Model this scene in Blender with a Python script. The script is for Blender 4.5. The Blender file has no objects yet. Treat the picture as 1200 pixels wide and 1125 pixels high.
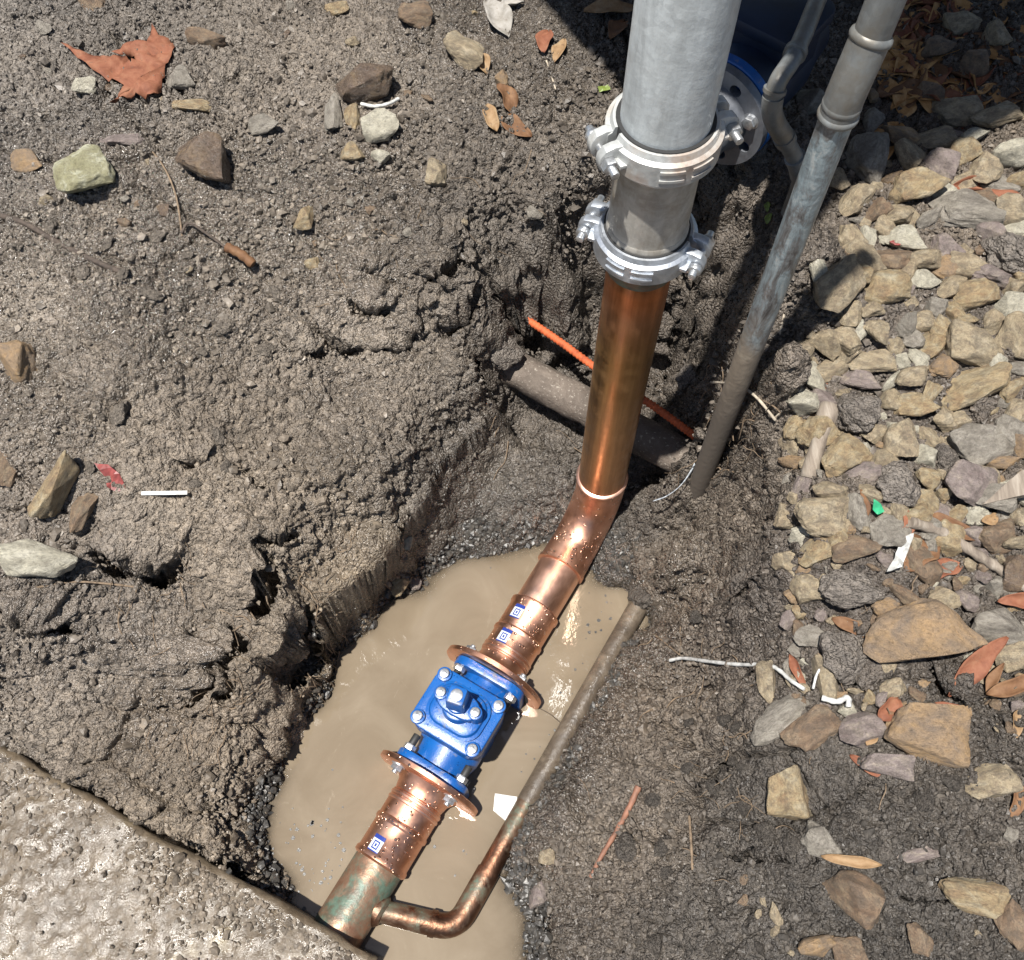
import bpy, bmesh, math, random
import numpy as np
from mathutils import Vector, Matrix, Quaternion, noise as mnoise

R = math.radians
rng = random.Random(7)
nr = np.random.RandomState(11)
scene = bpy.context.scene
COL = scene.collection

# ------------------------------------------------------------------ camera
PITCH = R(63.0)
CP, SP = math.cos(PITCH), math.sin(PITCH)
FOC, CAMH = 1153.0, 2.02            # focal length in photo pixels, metres above the buried pipe
cam = bpy.data.cameras.new('camera')
cam.sensor_fit = 'HORIZONTAL'
cam.sensor_width = 36.0
cam.lens = 36.0 * FOC / 1200.0
cam.clip_start = 0.05
cam.clip_end = 500
camo = bpy.data.objects.new('camera', cam)
camo.location = (0, 0, CAMH)
camo.rotation_euler = (math.pi / 2 - PITCH, 0, 0)
COL.objects.link(camo)
scene.camera = camo

# ------------------------------------------------------------------ sky, sun, exposure
SUN = Vector((-0.18, -0.155, 0.97)).normalized()
world = bpy.data.worlds.new('World')
scene.world = world
world.use_nodes = True
wn = world.node_tree
sky = wn.nodes.new('ShaderNodeTexSky')
sky.sky_type = 'NISHITA'
sky.sun_disc = False
sky.sun_elevation = math.asin(SUN.z)
sky.sun_rotation = math.atan2(SUN.x, SUN.y)
bg = wn.nodes['Background']
bg.inputs['Strength'].default_value = 0.05
wn.links.new(sky.outputs['Color'], bg.inputs['Color'])
sl = bpy.data.lights.new('sun', 'SUN')
sl.energy = 4.9
sl.angle = R(1.0)
sl.color = (1.0, 0.96, 0.90)
so = bpy.data.objects.new('sun', sl)
so.rotation_euler = (-SUN).to_track_quat('-Z', 'Y').to_euler()
so.location = (0, 0, 6)
COL.objects.link(so)
vs = scene.view_settings
vs.view_transform = 'Standard'
vs.look = 'None'
vs.gamma = 1.0
vs.exposure = 0.86
vs.use_curve_mapping = False
scene.cycles.max_bounces = 6
scene.cycles.diffuse_bounces = 3


def at(px, py, z):
    """point at height z seen at a photo pixel"""
    u = (px - 600.0) / FOC
    v = (py - 562.5) / FOC
    t = (CAMH - z) / (v * CP + SP)
    return Vector((u * t, (CP - v * SP) * t, z))


def at_y(px, py, y):
    u = (px - 600.0) / FOC
    v = (py - 562.5) / FOC
    t = y / (CP - v * SP)
    return Vector((u * t, y, CAMH - (v * CP + SP) * t))


def pxm(p):
    """photo pixels per metre at a world point"""
    return FOC / (p[1] * CP + (CAMH - p[2]) * SP)


# ------------------------------------------------------------------ node helpers
class NT:
    def __init__(self, name):
        self.m = bpy.data.materials.new(name)
        self.m.use_nodes = True
        self.t = self.m.node_tree
        self.b = self.t.nodes['Principled BSDF']
        self.out = self.t.nodes['Material Output']

    def n(self, typ, **kw):
        nd = self.t.nodes.new(typ)
        for k, v in kw.items():
            setattr(nd, k, v)
        return nd

    def l(self, a, b):
        self.t.links.new(a, b)

    def put(self, sock, v):
        if isinstance(v, bpy.types.NodeSocket):
            self.l(v, sock)
        else:
            if isinstance(v, (tuple, list)) and len(v) == 3 and sock.type == 'RGBA':
                v = (*v, 1)
            sock.default_value = v

    def coord(self, kind='Object', scale=None, shift=False):
        tc = self.n('ShaderNodeTexCoord')
        o = tc.outputs[kind]
        if shift:
            oi = self.n('ShaderNodeObjectInfo')
            mul = self.n('ShaderNodeMath', operation='MULTIPLY')
            self.l(oi.outputs['Random'], mul.inputs[0])
            mul.inputs[1].default_value = 37.0
            ad = self.n('ShaderNodeVectorMath', operation='ADD')
            self.l(o, ad.inputs[0])
            self.l(mul.outputs[0], ad.inputs[1])
            o = ad.outputs[0]
        if scale:
            mp = self.n('ShaderNodeMapping')
            self.l(o, mp.inputs['Vector'])
            mp.inputs['Scale'].default_value = scale
            o = mp.outputs[0]
        return o

    def noise(self, vec, scale, detail=4, rough=0.6, dist=0.0):
        nd = self.n('ShaderNodeTexNoise')
        self.l(vec, nd.inputs['Vector'])
        nd.inputs['Scale'].default_value = scale
        nd.inputs['Detail'].default_value = detail
        nd.inputs['Roughness'].default_value = rough
        nd.inputs['Distortion'].default_value = dist
        return nd.outputs['Fac']

    def voro(self, vec, scale, feature='F1', out='Distance'):
        nd = self.n('ShaderNodeTexVoronoi', feature=feature)
        self.l(vec, nd.inputs['Vector'])
        nd.inputs['Scale'].default_value = scale
        return nd.outputs[out]

    def ramp(self, fac, stops):
        nd = self.n('ShaderNodeValToRGB')
        el = nd.color_ramp.elements
        while len(el) < len(stops):
            el.new(0.5)
        for e, (p, c) in zip(el, stops):
            e.position = p
            if not isinstance(c, (tuple, list)):
                c = (c, c, c)
            e.color = (*c[:3], 1)
        self.l(fac, nd.inputs['Fac'])
        return nd.outputs['Color']

    def mix(self, fac, a, b, blend='MIX'):
        nd = self.n('ShaderNodeMix', data_type='RGBA', blend_type=blend)
        self.put(nd.inputs[0], fac)
        self.put(nd.inputs[6], a)
        self.put(nd.inputs[7], b)
        return nd.outputs[2]

    def math(self, op, a, b=0.0, clamp=False):
        nd = self.n('ShaderNodeMath', operation=op, use_clamp=clamp)
        self.put(nd.inputs[0], a)
        self.put(nd.inputs[1], b)
        return nd.outputs[0]

    def attr(self, name, out='Fac'):
        nd = self.n('ShaderNodeAttribute', attribute_name=name)
        return nd.outputs[out]

    def bump(self, h, strength=0.4, dist=0.002, prev=None):
        nd = self.n('ShaderNodeBump')
        self.put(nd.inputs['Height'], h)
        nd.inputs['Strength'].default_value = strength
        nd.inputs['Distance'].default_value = dist
        if prev is not None:
            self.l(prev, nd.inputs['Normal'])
        return nd.outputs[0]

    def set(self, **kw):
        names = dict(color='Base Color', rough='Roughness', metal='Metallic', spec='Specular IOR Level',
                     normal='Normal', coat='Coat Weight', coat_rough='Coat Roughness', trans='Transmission Weight',
                     sub='Subsurface Weight', alpha='Alpha')
        for k, v in kw.items():
            self.put(self.b.inputs[names[k]], v)
        return self.m


# ------------------------------------------------------------------ materials
MAT = {}


def soil_material(name, clod=False, shade=(0.95, 0.93, 0.92)):
    k = NT(name)
    v = k.coord('Object', shift=clod)
    s = 1.0 if not clod else 0.05
    big = k.noise(v, 3.2 * s, 5, 0.65, 0.3)
    fine = k.noise(v, 60 * s, 6, 0.7)
    grain = k.voro(v, 260 * s)
    c = k.ramp(big, [(0.25, (0.108, 0.094, 0.080)), (0.5, (0.156, 0.138, 0.119)), (0.75, (0.208, 0.187, 0.162))])
    c2 = k.ramp(fine, [(0.30, (0.40, 0.39, 0.38)), (0.5, (0.95, 0.95, 0.95)), (0.70, (1.42, 1.41, 1.38))])
    c = k.mix(1.0, c, c2, 'MULTIPLY')
    # scattered pale grit and dark humus specks
    spk = k.ramp(k.noise(v, 190 * s, 2, 0.5), [(0.66, 0.0), (0.72, 1.0)])
    c = k.mix(k.math('MULTIPLY', spk, 0.45), c, (0.34, 0.30, 0.25))
    dk = k.ramp(k.noise(v, 120 * s, 2, 0.5), [(0.30, 1.0), (0.37, 0.0)])
    c = k.mix(k.math('MULTIPLY', dk, 0.5), c, (0.035, 0.03, 0.026))
    rough = k.ramp(k.noise(v, 26 * s, 4, 0.7), [(0.30, 0.36), (0.52, 0.62), (0.75, 0.88)])
    if not clod:
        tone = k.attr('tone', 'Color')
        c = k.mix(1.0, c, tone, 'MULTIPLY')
        wet = k.attr('wet')
        c = k.mix(wet, c, k.mix(1.0, c, (0.62, 0.61, 0.61), 'MULTIPLY'))
        glint = k.ramp(k.noise(v, 330, 3, 0.6), [(0.50, 1.0), (0.60, 0.0)])
        rr = k.mix(glint, rough, (0.14, 0.14, 0.14))
        rough = k.mix(k.math('MINIMUM', k.math('ADD', k.math('MULTIPLY', wet, 1.3), 0.25), 1.0), rough, rr)
    else:
        c = k.mix(1.0, c, shade, 'MULTIPLY')
    dome = k.math('SUBTRACT', 1.0, k.voro(v, 150 * s))
    dome2 = k.math('SUBTRACT', 1.0, grain)
    b = k.bump(fine, 0.30, 0.004)
    b = k.bump(dome, 0.85, 0.006, b)
    b = k.bump(dome2, 0.8, 0.0035, b)
    b = k.bump(k.noise(v, 420 * s, 3, 0.7), 0.6, 0.0016, b)
    if not clod:
        k.l(b, k.b.inputs['Coat Normal'])
        k.set(coat=k.math('MULTIPLY', wet, 0.9, True), coat_rough=0.16)
    return k.set(color=c, rough=rough, normal=b, spec=0.5)


MAT['soil'] = soil_material('soil')
MAT['clod'] = soil_material('soil_clod', True)
MAT['clod_dark'] = soil_material('loam_clod', True, (0.52, 0.50, 0.48))
MAT['clod_clay'] = soil_material('clay_clod', True, (1.15, 1.1, 1.03))


def crumb_material():
    k = NT('soil_crumb')
    v = k.coord('Object')
    c = k.ramp(k.noise(v, 70, 4, 0.7), [(0.3, (0.075, 0.066, 0.056)), (0.55, (0.150, 0.133, 0.114)), (0.75, (0.23, 0.205, 0.175))])
    c = k.mix(1.0, c, k.attr('tone', 'Color'), 'MULTIPLY')
    g = k.ramp(k.noise(v, 40, 2), [(0.45, 0.35), (0.6, 0.85)])
    return k.set(color=c, rough=g, normal=k.bump(k.noise(v, 500, 3), 0.5, 0.002))


MAT['crumb'] = crumb_material()


def stone_material(name, stops, dirt=0.5, rough=(0.55, 0.9), gloss=False):
    k = NT(name)
    v = k.coord('Object', shift=True)
    n1 = k.noise(v, 1.6, 6, 0.65, 0.6)
    c = k.ramp(n1, stops)
    fine = k.noise(v, 9.0, 6, 0.75)
    c = k.mix(0.75, c, k.ramp(fine, [(0.3, (0.45, 0.43, 0.40)), (0.5, (1, 1, 1)), (0.75, (1.25, 1.22, 1.15))]), 'MULTIPLY')
    pits = k.ramp(k.voro(v, 14), [(0.05, 1.0), (0.16, 0.0)])
    c = k.mix(k.math('MULTIPLY', pits, 0.45), c, (0.06, 0.045, 0.035))
    dm = k.ramp(k.noise(v, 2.4, 7, 0.75, 0.4), [(0.53 - 0.16 * dirt, 0.0), (0.66 - 0.10 * dirt, 1.0)])
    c = k.mix(k.math('MULTIPLY', dm, dirt), c, (0.105, 0.088, 0.07))
    r = k.ramp(k.noise(v, 3, 4), [(0.4, rough[0]), (0.65, rough[1])])
    if gloss:
        r = k.ramp(k.noise(v, 6, 4), [(0.4, 0.14), (0.62, 0.55)])
    b = k.bump(fine, 0.6, 0.09)
    b = k.bump(k.noise(v, 34, 4, 0.7), 0.5, 0.035, b)
    return k.set(color=c, rough=r, normal=b)


MAT['pale'] = stone_material('stone_pale', [(0.3, (0.439, 0.403, 0.317)), (0.5, (0.561, 0.525, 0.415)), (0.7, (0.671, 0.634, 0.525))], 0.42)
MAT['tan'] = stone_material('stone_tan', [(0.3, (0.338, 0.260, 0.176)), (0.5, (0.468, 0.377, 0.247)), (0.7, (0.546, 0.468, 0.338))], 0.60)
MAT['ochre'] = stone_material('stone_ochre', [(0.3, (0.32, 0.21, 0.115)), (0.5, (0.45, 0.345, 0.20)), (0.7, (0.52, 0.455, 0.32))], 0.52)
MAT['grey'] = stone_material('stone_grey', [(0.3, (0.257, 0.230, 0.196)), (0.5, (0.365, 0.331, 0.277)), (0.7, (0.446, 0.405, 0.351))], 0.55)
MAT['purple'] = stone_material('stone_purple', [(0.3, (0.221, 0.169, 0.156)), (0.5, (0.325, 0.267, 0.247)), (0.7, (0.468, 0.390, 0.312))], 0.50)
MAT['brown'] = stone_material('stone_brown', [(0.3, (0.180, 0.114, 0.072)), (0.5, (0.288, 0.198, 0.126)), (0.7, (0.372, 0.288, 0.192))], 0.60)
MAT['rust'] = stone_material('stone_rust', [(0.3, (0.253, 0.196, 0.149)), (0.5, (0.380, 0.265, 0.161)), (0.62, (0.437, 0.287, 0.149)), (0.75, (0.345, 0.299, 0.241))], 0.35)
MAT['wetbrown'] = stone_material('stone_wet_brown', [(0.3, (0.12, 0.085, 0.065)), (0.5, (0.20, 0.145, 0.105)), (0.7, (0.28, 0.20, 0.12))], 0.35, gloss=True)
MAT['lime'] = stone_material('stone_lime', [(0.3, (0.30, 0.28, 0.15)), (0.52, (0.40, 0.38, 0.24)), (0.6, (0.56, 0.55, 0.40))], 0.2)


def copper_material(name, c0, c1, c2, r0, r1, drops=0.0, streak=False, patina=0.0, tarn=None):
    k = NT(name)
    v = k.coord('Object')
    vs_ = k.coord('Object', scale=(60, 60, 3)) if streak else v
    n = k.noise(vs_, 1.0 if streak else 16, 5, 0.65)
    c = k.ramp(n, [(0.3, c0), (0.5, c1), (0.72, c2)])
    metal = 1.0
    if tarn:
        z = k.n('ShaderNodeSeparateXYZ')
        k.l(v, z.inputs[0])
        zz = k.math('ADD', z.outputs[2], k.math('MULTIPLY', k.noise(v, 14, 3), 0.05))
        t = k.ramp(zz, tarn)
        c = k.mix(0.85, c, t, 'MULTIPLY')
    r = k.ramp(k.noise(v, 30, 4), [(0.35, r0), (0.65, r1)])
    nrm = k.bump(k.noise(v, 45, 4), 0.10, 0.003)
    if drops:
        d = k.voro(v, 115)
        dm = k.ramp(d, [(0.22, 1.0), (0.34, 0.0)])
        sel = k.ramp(k.noise(v, 38, 2), [(0.50, 0.0), (0.58, 1.0)])
        f = k.math('MULTIPLY', k.math('MULTIPLY', dm, sel), drops)
        c = k.mix(f, c, (0.98, 0.74, 0.58))
        nrm = k.bump(f, 0.9, 0.003, nrm)
        r = k.mix(f, r, (0.12, 0.12, 0.12))
    if patina:
        pm = k.ramp(k.noise(v, 13, 6, 0.7, 0.5), [(0.60 - 0.3 * patina, 0.0), (0.72 - 0.2 * patina, 1.0)])
        pc = k.ramp(k.noise(v, 40, 5, 0.7), [(0.3, (0.09, 0.055, 0.035)), (0.48, (0.085, 0.085, 0.058)), (0.6, (0.085, 0.135, 0.10)), (0.75, (0.17, 0.14, 0.10))])
        c = k.mix(pm, c, pc)
        metal = k.math('SUBTRACT', 1.0, k.math('MULTIPLY', pm, 0.9))
        r = k.mix(pm, r, (0.45, 0.45, 0.45))
        nrm = k.bump(k.noise(v, 70, 5), 0.35, 0.004, nrm)
    return k.set(color=c, rough=r, metal=metal, normal=nrm)


MAT['copper_new'] = copper_material('copper_new', (0.70, 0.40, 0.28), (0.80, 0.48, 0.35), (0.88, 0.57, 0.44), 0.32, 0.46)
MAT['copper_fit'] = copper_material('copper_fitting', (0.60, 0.29, 0.18), (0.74, 0.40, 0.27), (0.86, 0.52, 0.37), 0.30, 0.46, drops=0.7)
MAT['copper_tarn'] = copper_material('copper_tarnished', (0.36, 0.22, 0.13), (0.52, 0.33, 0.20), (0.68, 0.45, 0.29), 0.28, 0.5, streak=True,
                                     tarn=[(0.0, (1.0, 0.86, 0.72)), (0.30, (0.85, 0.78, 0.60)), (0.52, (0.72, 0.66, 0.40)), (0.63, (0.74, 0.55, 0.45)), (0.69, (1.0, 0.55, 0.30)), (0.735, (0.32, 0.25, 0.2))])
MAT['copper_old'] = copper_material('copper_old', (0.30, 0.15, 0.09), (0.42, 0.21, 0.13), (0.52, 0.30, 0.20), 0.36, 0.55, patina=1.0)
MAT['copper_mud'] = copper_material('copper_muddy', (0.10, 0.055, 0.035), (0.17, 0.09, 0.056), (0.26, 0.15, 0.10), 0.34, 0.55, patina=0.40)


def galv_material(name, base, dirt=0.0, dirtc=(0.25, 0.21, 0.16), streak=True, rust=0.0, metal=0.55):
    k = NT(name)
    v = k.coord('Object')
    sv = k.coord('Object', scale=(26, 26, 5)) if streak else k.coord('Object', scale=(22, 22, 22))
    n = k.noise(sv, 1.0, 6, 0.7, 0.4)
    c = k.ramp(n, [(0.28, tuple(x * 0.72 for x in base)), (0.5, base), (0.72, tuple(min(1, x * 1.25) for x in base))])
    spang = k.voro(v, 120, out='Color')
    bw = k.n('ShaderNodeRGBToBW')
    k.l(spang, bw.inputs[0])
    c = k.mix(0.35, c, k.ramp(bw.outputs[0], [(0.2, 0.75), (0.8, 1.15)]), 'MULTIPLY')
    d = k.ramp(k.noise(v, 12, 6, 0.7, 0.3), [(0.60 - 0.35 * dirt, 0.0), (0.72 - 0.2 * dirt, 1.0)])
    c = k.mix(k.math('MULTIPLY', d, min(1.0, dirt * 1.5)), c, dirtc)
    if rust:
        rm = k.ramp(k.noise(v, 9, 5, 0.7), [(0.62 - 0.2 * rust, 0.0), (0.78 - 0.2 * rust, 1.0)])
        c = k.mix(k.math('MULTIPLY', rm, rust), c, (0.26, 0.13, 0.06))
    r = k.ramp(k.noise(v, 40, 4), [(0.35, 0.34), (0.65, 0.56)])
    return k.set(color=c, rough=r, metal=metal, normal=k.bump(k.noise(v, 60, 5), 0.25, 0.003))


MAT['galv'] = galv_material('galvanised_steel', (0.56, 0.60, 0.61), metal=0.30)
MAT['galv_bright'] = galv_material('galvanised_bright', (0.47, 0.50, 0.54), streak=False, metal=0.85)
MAT['galv_white'] = galv_material('galvanised_white_film', (0.44, 0.45, 0.44), dirt=0.3, dirtc=(0.45, 0.36, 0.26), streak=False, rust=0.55, metal=0.25)
MAT['spool'] = galv_material('spool_steel', (0.42, 0.40, 0.36), dirt=0.5, dirtc=(0.20, 0.165, 0.12), metal=0.3)
MAT['grey_pipe'] = galv_material('weathered_pipe', (0.19, 0.20, 0.20), dirt=0.5, dirtc=(0.16, 0.14, 0.11), metal=0.35)
MAT['dark_flange'] = galv_material('dark_flange', (0.17, 0.18, 0.20), dirt=0.1, metal=0.5)


def muddy_pipe_material():
    """weathered pipe, coated with dried mud below the old ground line"""
    k = NT('weathered_pipe_mud_coated')
    v = k.coord('Object')
    z = k.n('ShaderNodeSeparateXYZ')
    k.l(v, z.inputs[0])
    n = k.noise(k.coord('Object', scale=(42, 42, 14)), 1.0, 7, 0.75, 0.8)
    c = k.ramp(n, [(0.33, (0.075, 0.070, 0.068)), (0.45, (0.20, 0.205, 0.205)), (0.55, (0.30, 0.37, 0.40)), (0.66, (0.50, 0.53, 0.52))])
    zz = k.math('ADD', z.outputs[2], k.math('MULTIPLY', k.noise(v, 16, 4), 0.16))
    m = k.ramp(zz, [(0.80, 1.0), (0.90, 0.0)])
    mc = k.ramp(k.noise(v, 22, 5, 0.7), [(0.3, (0.12, 0.095, 0.07)), (0.6, (0.22, 0.18, 0.135)), (0.8, (0.30, 0.26, 0.20))])
    low = k.ramp(z.outputs[2], [(0.50, 1.0), (0.66, 0.0)])
    mc = k.mix(low, mc, (0.10, 0.082, 0.064))
    c = k.mix(m, c, mc)
    met = k.math('MULTIPLY', k.math('SUBTRACT', 1.0, m), 0.4)
    b = k.bump(k.noise(v, 90, 5), k.ramp(zz, [(0.78, 0.6), (0.9, 0.15)]) if False else 0.4, 0.004)
    return k.set(color=c, rough=k.mix(m, (0.42, 0.42, 0.42), (0.9, 0.9, 0.9)), metal=met, normal=b)


MAT['mud_pipe'] = muddy_pipe_material()


def blue_material():
    k = NT('blue_enamel')
    v = k.coord('Object')
    c = k.ramp(k.noise(v, 14, 4), [(0.3, (0.0035, 0.060, 0.245)), (0.7, (0.006, 0.095, 0.335))])
    # muddy splashes dried on the paint
    d = k.ramp(k.noise(v, 34, 6, 0.7, 0.6), [(0.57, 0.0), (0.66, 1.0)])
    c = k.mix(k.math('MULTIPLY', d, 0.65), c, (0.17, 0.16, 0.14))
    dots = k.ramp(k.voro(v, 190), [(0.14, 1.0), (0.24, 0.0)])
    sel = k.ramp(k.noise(v, 50, 2), [(0.55, 0.0), (0.62, 1.0)])
    f = k.math('MULTIPLY', dots, sel)
    b = k.bump(k.noise(v, 230, 4, 0.7), 0.35, 0.0016)
    b = k.bump(f, 0.8, 0.003, b)
    r = k.mix(d, k.mix(f, (0.34, 0.34, 0.34), (0.06, 0.06, 0.06)), (0.6, 0.6, 0.6))
    return k.set(color=c, rough=r, normal=b, coat=0.15, coat_rough=0.2)


MAT['blue'] = blue_material()


def plain(name, c, rough=0.5, metal=0.0, var=0.25, scale=40.0, bump=0.2, shift=False):
    k = NT(name)
    v = k.coord('Object', shift=shift)
    n = k.noise(v, scale, 5, 0.65)
    c = k.ramp(n, [(0.3, tuple(x * (1 - var) for x in c)), (0.7, tuple(min(1, x * (1 + var)) for x in c))])
    return k.set(color=c, rough=rough, metal=metal, normal=k.bump(n, bump, 0.002))


MAT['bolt'] = plain('zinc_bolt', (0.50, 0.51, 0.52), 0.36, 0.85, 0.35, 120)
MAT['rubber'] = plain('black_rubber', (0.02, 0.02, 0.02), 0.6)
MAT['blue_shaded'] = plain('shaded_blue_paint', (0.004, 0.013, 0.036), 0.55, 0, 0.4, 12)  # same blue paint, darkened to put the valve body's shade into the colour
MAT['orange'] = plain('orange_conduit', (0.42, 0.085, 0.025), 0.75, 0, 0.45, 60, 0.6)
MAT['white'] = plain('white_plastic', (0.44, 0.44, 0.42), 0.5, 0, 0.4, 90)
MAT['strip'] = plain('grey_foil_strip', (0.42, 0.45, 0.48), 0.35, 0.2, 0.5, 160)
MAT['red'] = plain('red_plastic', (0.20, 0.045, 0.04), 0.5, 0, 0.5, 60)
MAT['green'] = plain('green_plastic', (0.03, 0.30, 0.14), 0.45, 0, 0.3, 60)
MAT['yellowgreen'] = plain('yellow_green_leaf', (0.15, 0.20, 0.04), 0.5, 0, 0.3, 60)
MAT['root'] = plain('root', (0.16, 0.115, 0.075), 0.85, 0, 0.5, 120, 0.5)
MAT['root_pale'] = plain('root_pale', (0.36, 0.31, 0.24), 0.85, 0, 0.4, 120, 0.4)
MAT['root_dark'] = plain('root_dark', (0.06, 0.045, 0.035), 0.85, 0, 0.5, 120, 0.4)
MAT['root_red'] = plain('root_red', (0.20, 0.095, 0.06), 0.7, 0, 0.4, 70, 0.5)
MAT['shade_caster_steel'] = plain('shade_caster_steel', (0.3, 0.31, 0.32), 0.45, 0.4, 0.2, 8)


def mudded_material():
    k = NT('pipe_under_mud_film')
    v = k.coord('Object')
    c = k.ramp(k.noise(v, 16, 6, 0.7, 0.5), [(0.3, (0.045, 0.036, 0.028)), (0.5, (0.085, 0.066, 0.048)), (0.62, (0.13, 0.105, 0.078)), (0.72, (0.19, 0.10, 0.055))])
    return k.set(color=c, rough=k.ramp(k.noise(v, 30, 4), [(0.4, 0.16), (0.65, 0.5)]), normal=k.bump(k.noise(v, 80, 5, 0.7), 0.5, 0.004))


MAT['mudded'] = mudded_material()


def clay_pipe_material():
    k = NT('clay_pipe')
    v = k.coord('Object')
    c = k.ramp(k.noise(v, 11, 7, 0.75, 0.6), [(0.3, (0.06, 0.048, 0.038)), (0.5, (0.115, 0.092, 0.074)), (0.7, (0.20, 0.165, 0.135))])
    sp = k.ramp(k.noise(v, 160, 3), [(0.60, 0.0), (0.68, 1.0)])
    c = k.mix(k.math('MULTIPLY', sp, 0.6), c, (0.42, 0.38, 0.32))
    return k.set(color=c, rough=0.75, normal=k.bump(k.noise(v, 55, 6, 0.75), 0.8, 0.008))


MAT['clay'] = clay_pipe_material()


def bark_material():
    k = NT('bark')
    v = k.coord('Object', scale=(70, 6, 70))
    c = k.ramp(k.noise(v, 1.0, 6, 0.7, 0.4), [(0.3, (0.09, 0.07, 0.055)), (0.5, (0.20, 0.165, 0.13)), (0.72, (0.33, 0.29, 0.24))])
    return k.set(color=c, rough=0.85, normal=k.bump(k.noise(v, 1.0, 6, 0.7), 0.7, 0.004))


MAT['bark'] = bark_material()


def leaf_material(name, a, b, c_):
    k = NT(name)
    v = k.coord('Object', shift=True)
    c = k.ramp(k.noise(v, 38, 5, 0.7, 0.4), [(0.28, a), (0.5, b), (0.72, c_)])
    mid = k.ramp(k.noise(v, 130, 3), [(0.62, 0.0), (0.7, 1.0)])
    c = k.mix(k.math('MULTIPLY', mid, 0.5), c, (0.10, 0.06, 0.04))
    return k.set(color=c, rough=0.72, normal=k.bump(k.noise(v, 120, 4), 0.5, 0.002), spec=0.25)


MAT['leaf_red'] = leaf_material('leaf_red_brown', (0.120, 0.042, 0.024), (0.192, 0.075, 0.042), (0.240, 0.114, 0.066))
MAT['leaf_brown'] = leaf_material('leaf_brown', (0.081, 0.040, 0.022), (0.143, 0.074, 0.037), (0.205, 0.118, 0.062))
MAT['leaf_tan'] = leaf_material('leaf_tan', (0.150, 0.088, 0.041), (0.245, 0.156, 0.082), (0.306, 0.224, 0.136))
MAT['leaf_litter'] = leaf_material('leaf_litter', (0.24, 0.115, 0.04), (0.40, 0.22, 0.085), (0.52, 0.33, 0.16))
MAT['leaf_grey'] = leaf_material('leaf_grey', (0.160, 0.144, 0.120), (0.256, 0.240, 0.216), (0.360, 0.344, 0.320))


def sticker_material():
    k = NT('sticker_print')
    tc = k.n('ShaderNodeTexCoord')
    sp = k.n('ShaderNodeSeparateXYZ')
    k.l(tc.outputs['UV'], sp.inputs[0])
    u, v = sp.outputs[0], sp.outputs[1]

    def band(s, a, b):
        return k.math('MULTIPLY', k.math('GREATER_THAN', s, a), k.math('LESS_THAN', s, b))

    edge = k.math('MAXIMUM', k.math('LESS_THAN', v, 0.24), k.math('GREATER_THAN', v, 0.92))
    side = k.math('MAXIMUM', k.math('LESS_THAN', u, 0.10), k.math('GREATER_THAN', u, 0.90))
    box = k.math('MULTIPLY', band(u, 0.22, 0.78), band(v, 0.34, 0.84))
    hole = k.math('MULTIPLY', band(u, 0.32, 0.68), band(v, 0.42, 0.76))
    core_ = k.math('MULTIPLY', band(u, 0.42, 0.58), band(v, 0.50, 0.68))
    bars = k.math('MAXIMUM', k.math('SUBTRACT', box, hole), core_)
    m = k.math('MAXIMUM', edge, bars)
    c = k.mix(m, (0.50, 0.54, 0.58), (0.02, 0.04, 0.22))
    return k.set(color=c, rough=0.3)


MAT['sticker'] = sticker_material()


def water_material():
    k = NT('muddy_water')
    v = k.coord('Object')
    cl = k.noise(v, 5.5, 5, 0.6, 1.2)
    c = k.ramp(cl, [(0.3, (0.150, 0.118, 0.081)), (0.55, (0.178, 0.143, 0.101)), (0.75, (0.206, 0.169, 0.122))])
    # thin foam and scum trails
    sc = k.ramp(k.noise(k.coord('Object', scale=(16, 9, 1)), 1.5, 6, 0.75, 1.8), [(0.62, 0.0), (0.74, 1.0)])
    c = k.mix(k.math('MULTIPLY', sc, 0.30), c, (0.36, 0.31, 0.235))
    b = k.bump(k.noise(v, 22, 3, 0.5, 0.6), 0.05, 0.01)
    b = k.bump(k.noise(v, 120, 2, 0.5), 0.03, 0.002, b)
    k.set(color=c, rough=0.04, normal=b, spec=0.5)
    # turbidity: the less water lies over the mud, the more of the mud shows
    dep = k.attr('depth')
    vis = k.math('EXPONENT', k.math('MULTIPLY', dep, -48.0))
    tr = k.n('ShaderNodeBsdfTransparent')
    tr.inputs['Color'].default_value = (0.93, 0.88, 0.8, 1)
    mx = k.n('ShaderNodeMixShader')
    k.l(k.math('MULTIPLY', vis, 0.93), mx.inputs[0])
    k.l(k.b.outputs[0], mx.inputs[1])
    k.l(tr.outputs[0], mx.inputs[2])
    k.l(mx.outputs[0], k.out.inputs['Surface'])
    return k.m


MAT['water'] = water_material()


def slab_material():
    k = NT('muddy_concrete')
    v = k.coord('Object')
    c = k.ramp(k.noise(v, 7, 6, 0.65, 0.5), [(0.28, (0.060, 0.044, 0.028)), (0.5, (0.104, 0.080, 0.054)), (0.72, (0.160, 0.128, 0.090))])
    c = k.mix(0.6, c, k.ramp(k.noise(v, 90, 5, 0.7), [(0.3, 0.42), (0.5, 1.0), (0.72, 1.4)]), 'MULTIPLY')
    ye = k.ramp(k.noise(v, 4.5, 4), [(0.62, 0.0), (0.72, 1.0)])
    c = k.mix(k.math('MULTIPLY', ye, 0.5), c, (0.36, 0.30, 0.18))
    g = k.ramp(k.noise(v, 24, 5, 0.7), [(0.40, 0.16), (0.52, 0.36), (0.66, 0.66)])
    b = k.bump(k.noise(v, 55, 5, 0.7), 0.35, 0.007)
    b = k.bump(k.noise(v, 240, 3, 0.6), 0.5, 0.0022, b)
    k.l(b, k.b.inputs['Coat Normal'])
    return k.set(color=c, rough=g, normal=b, coat=0.06, coat_rough=0.06)


MAT['slab'] = slab_material()


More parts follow.
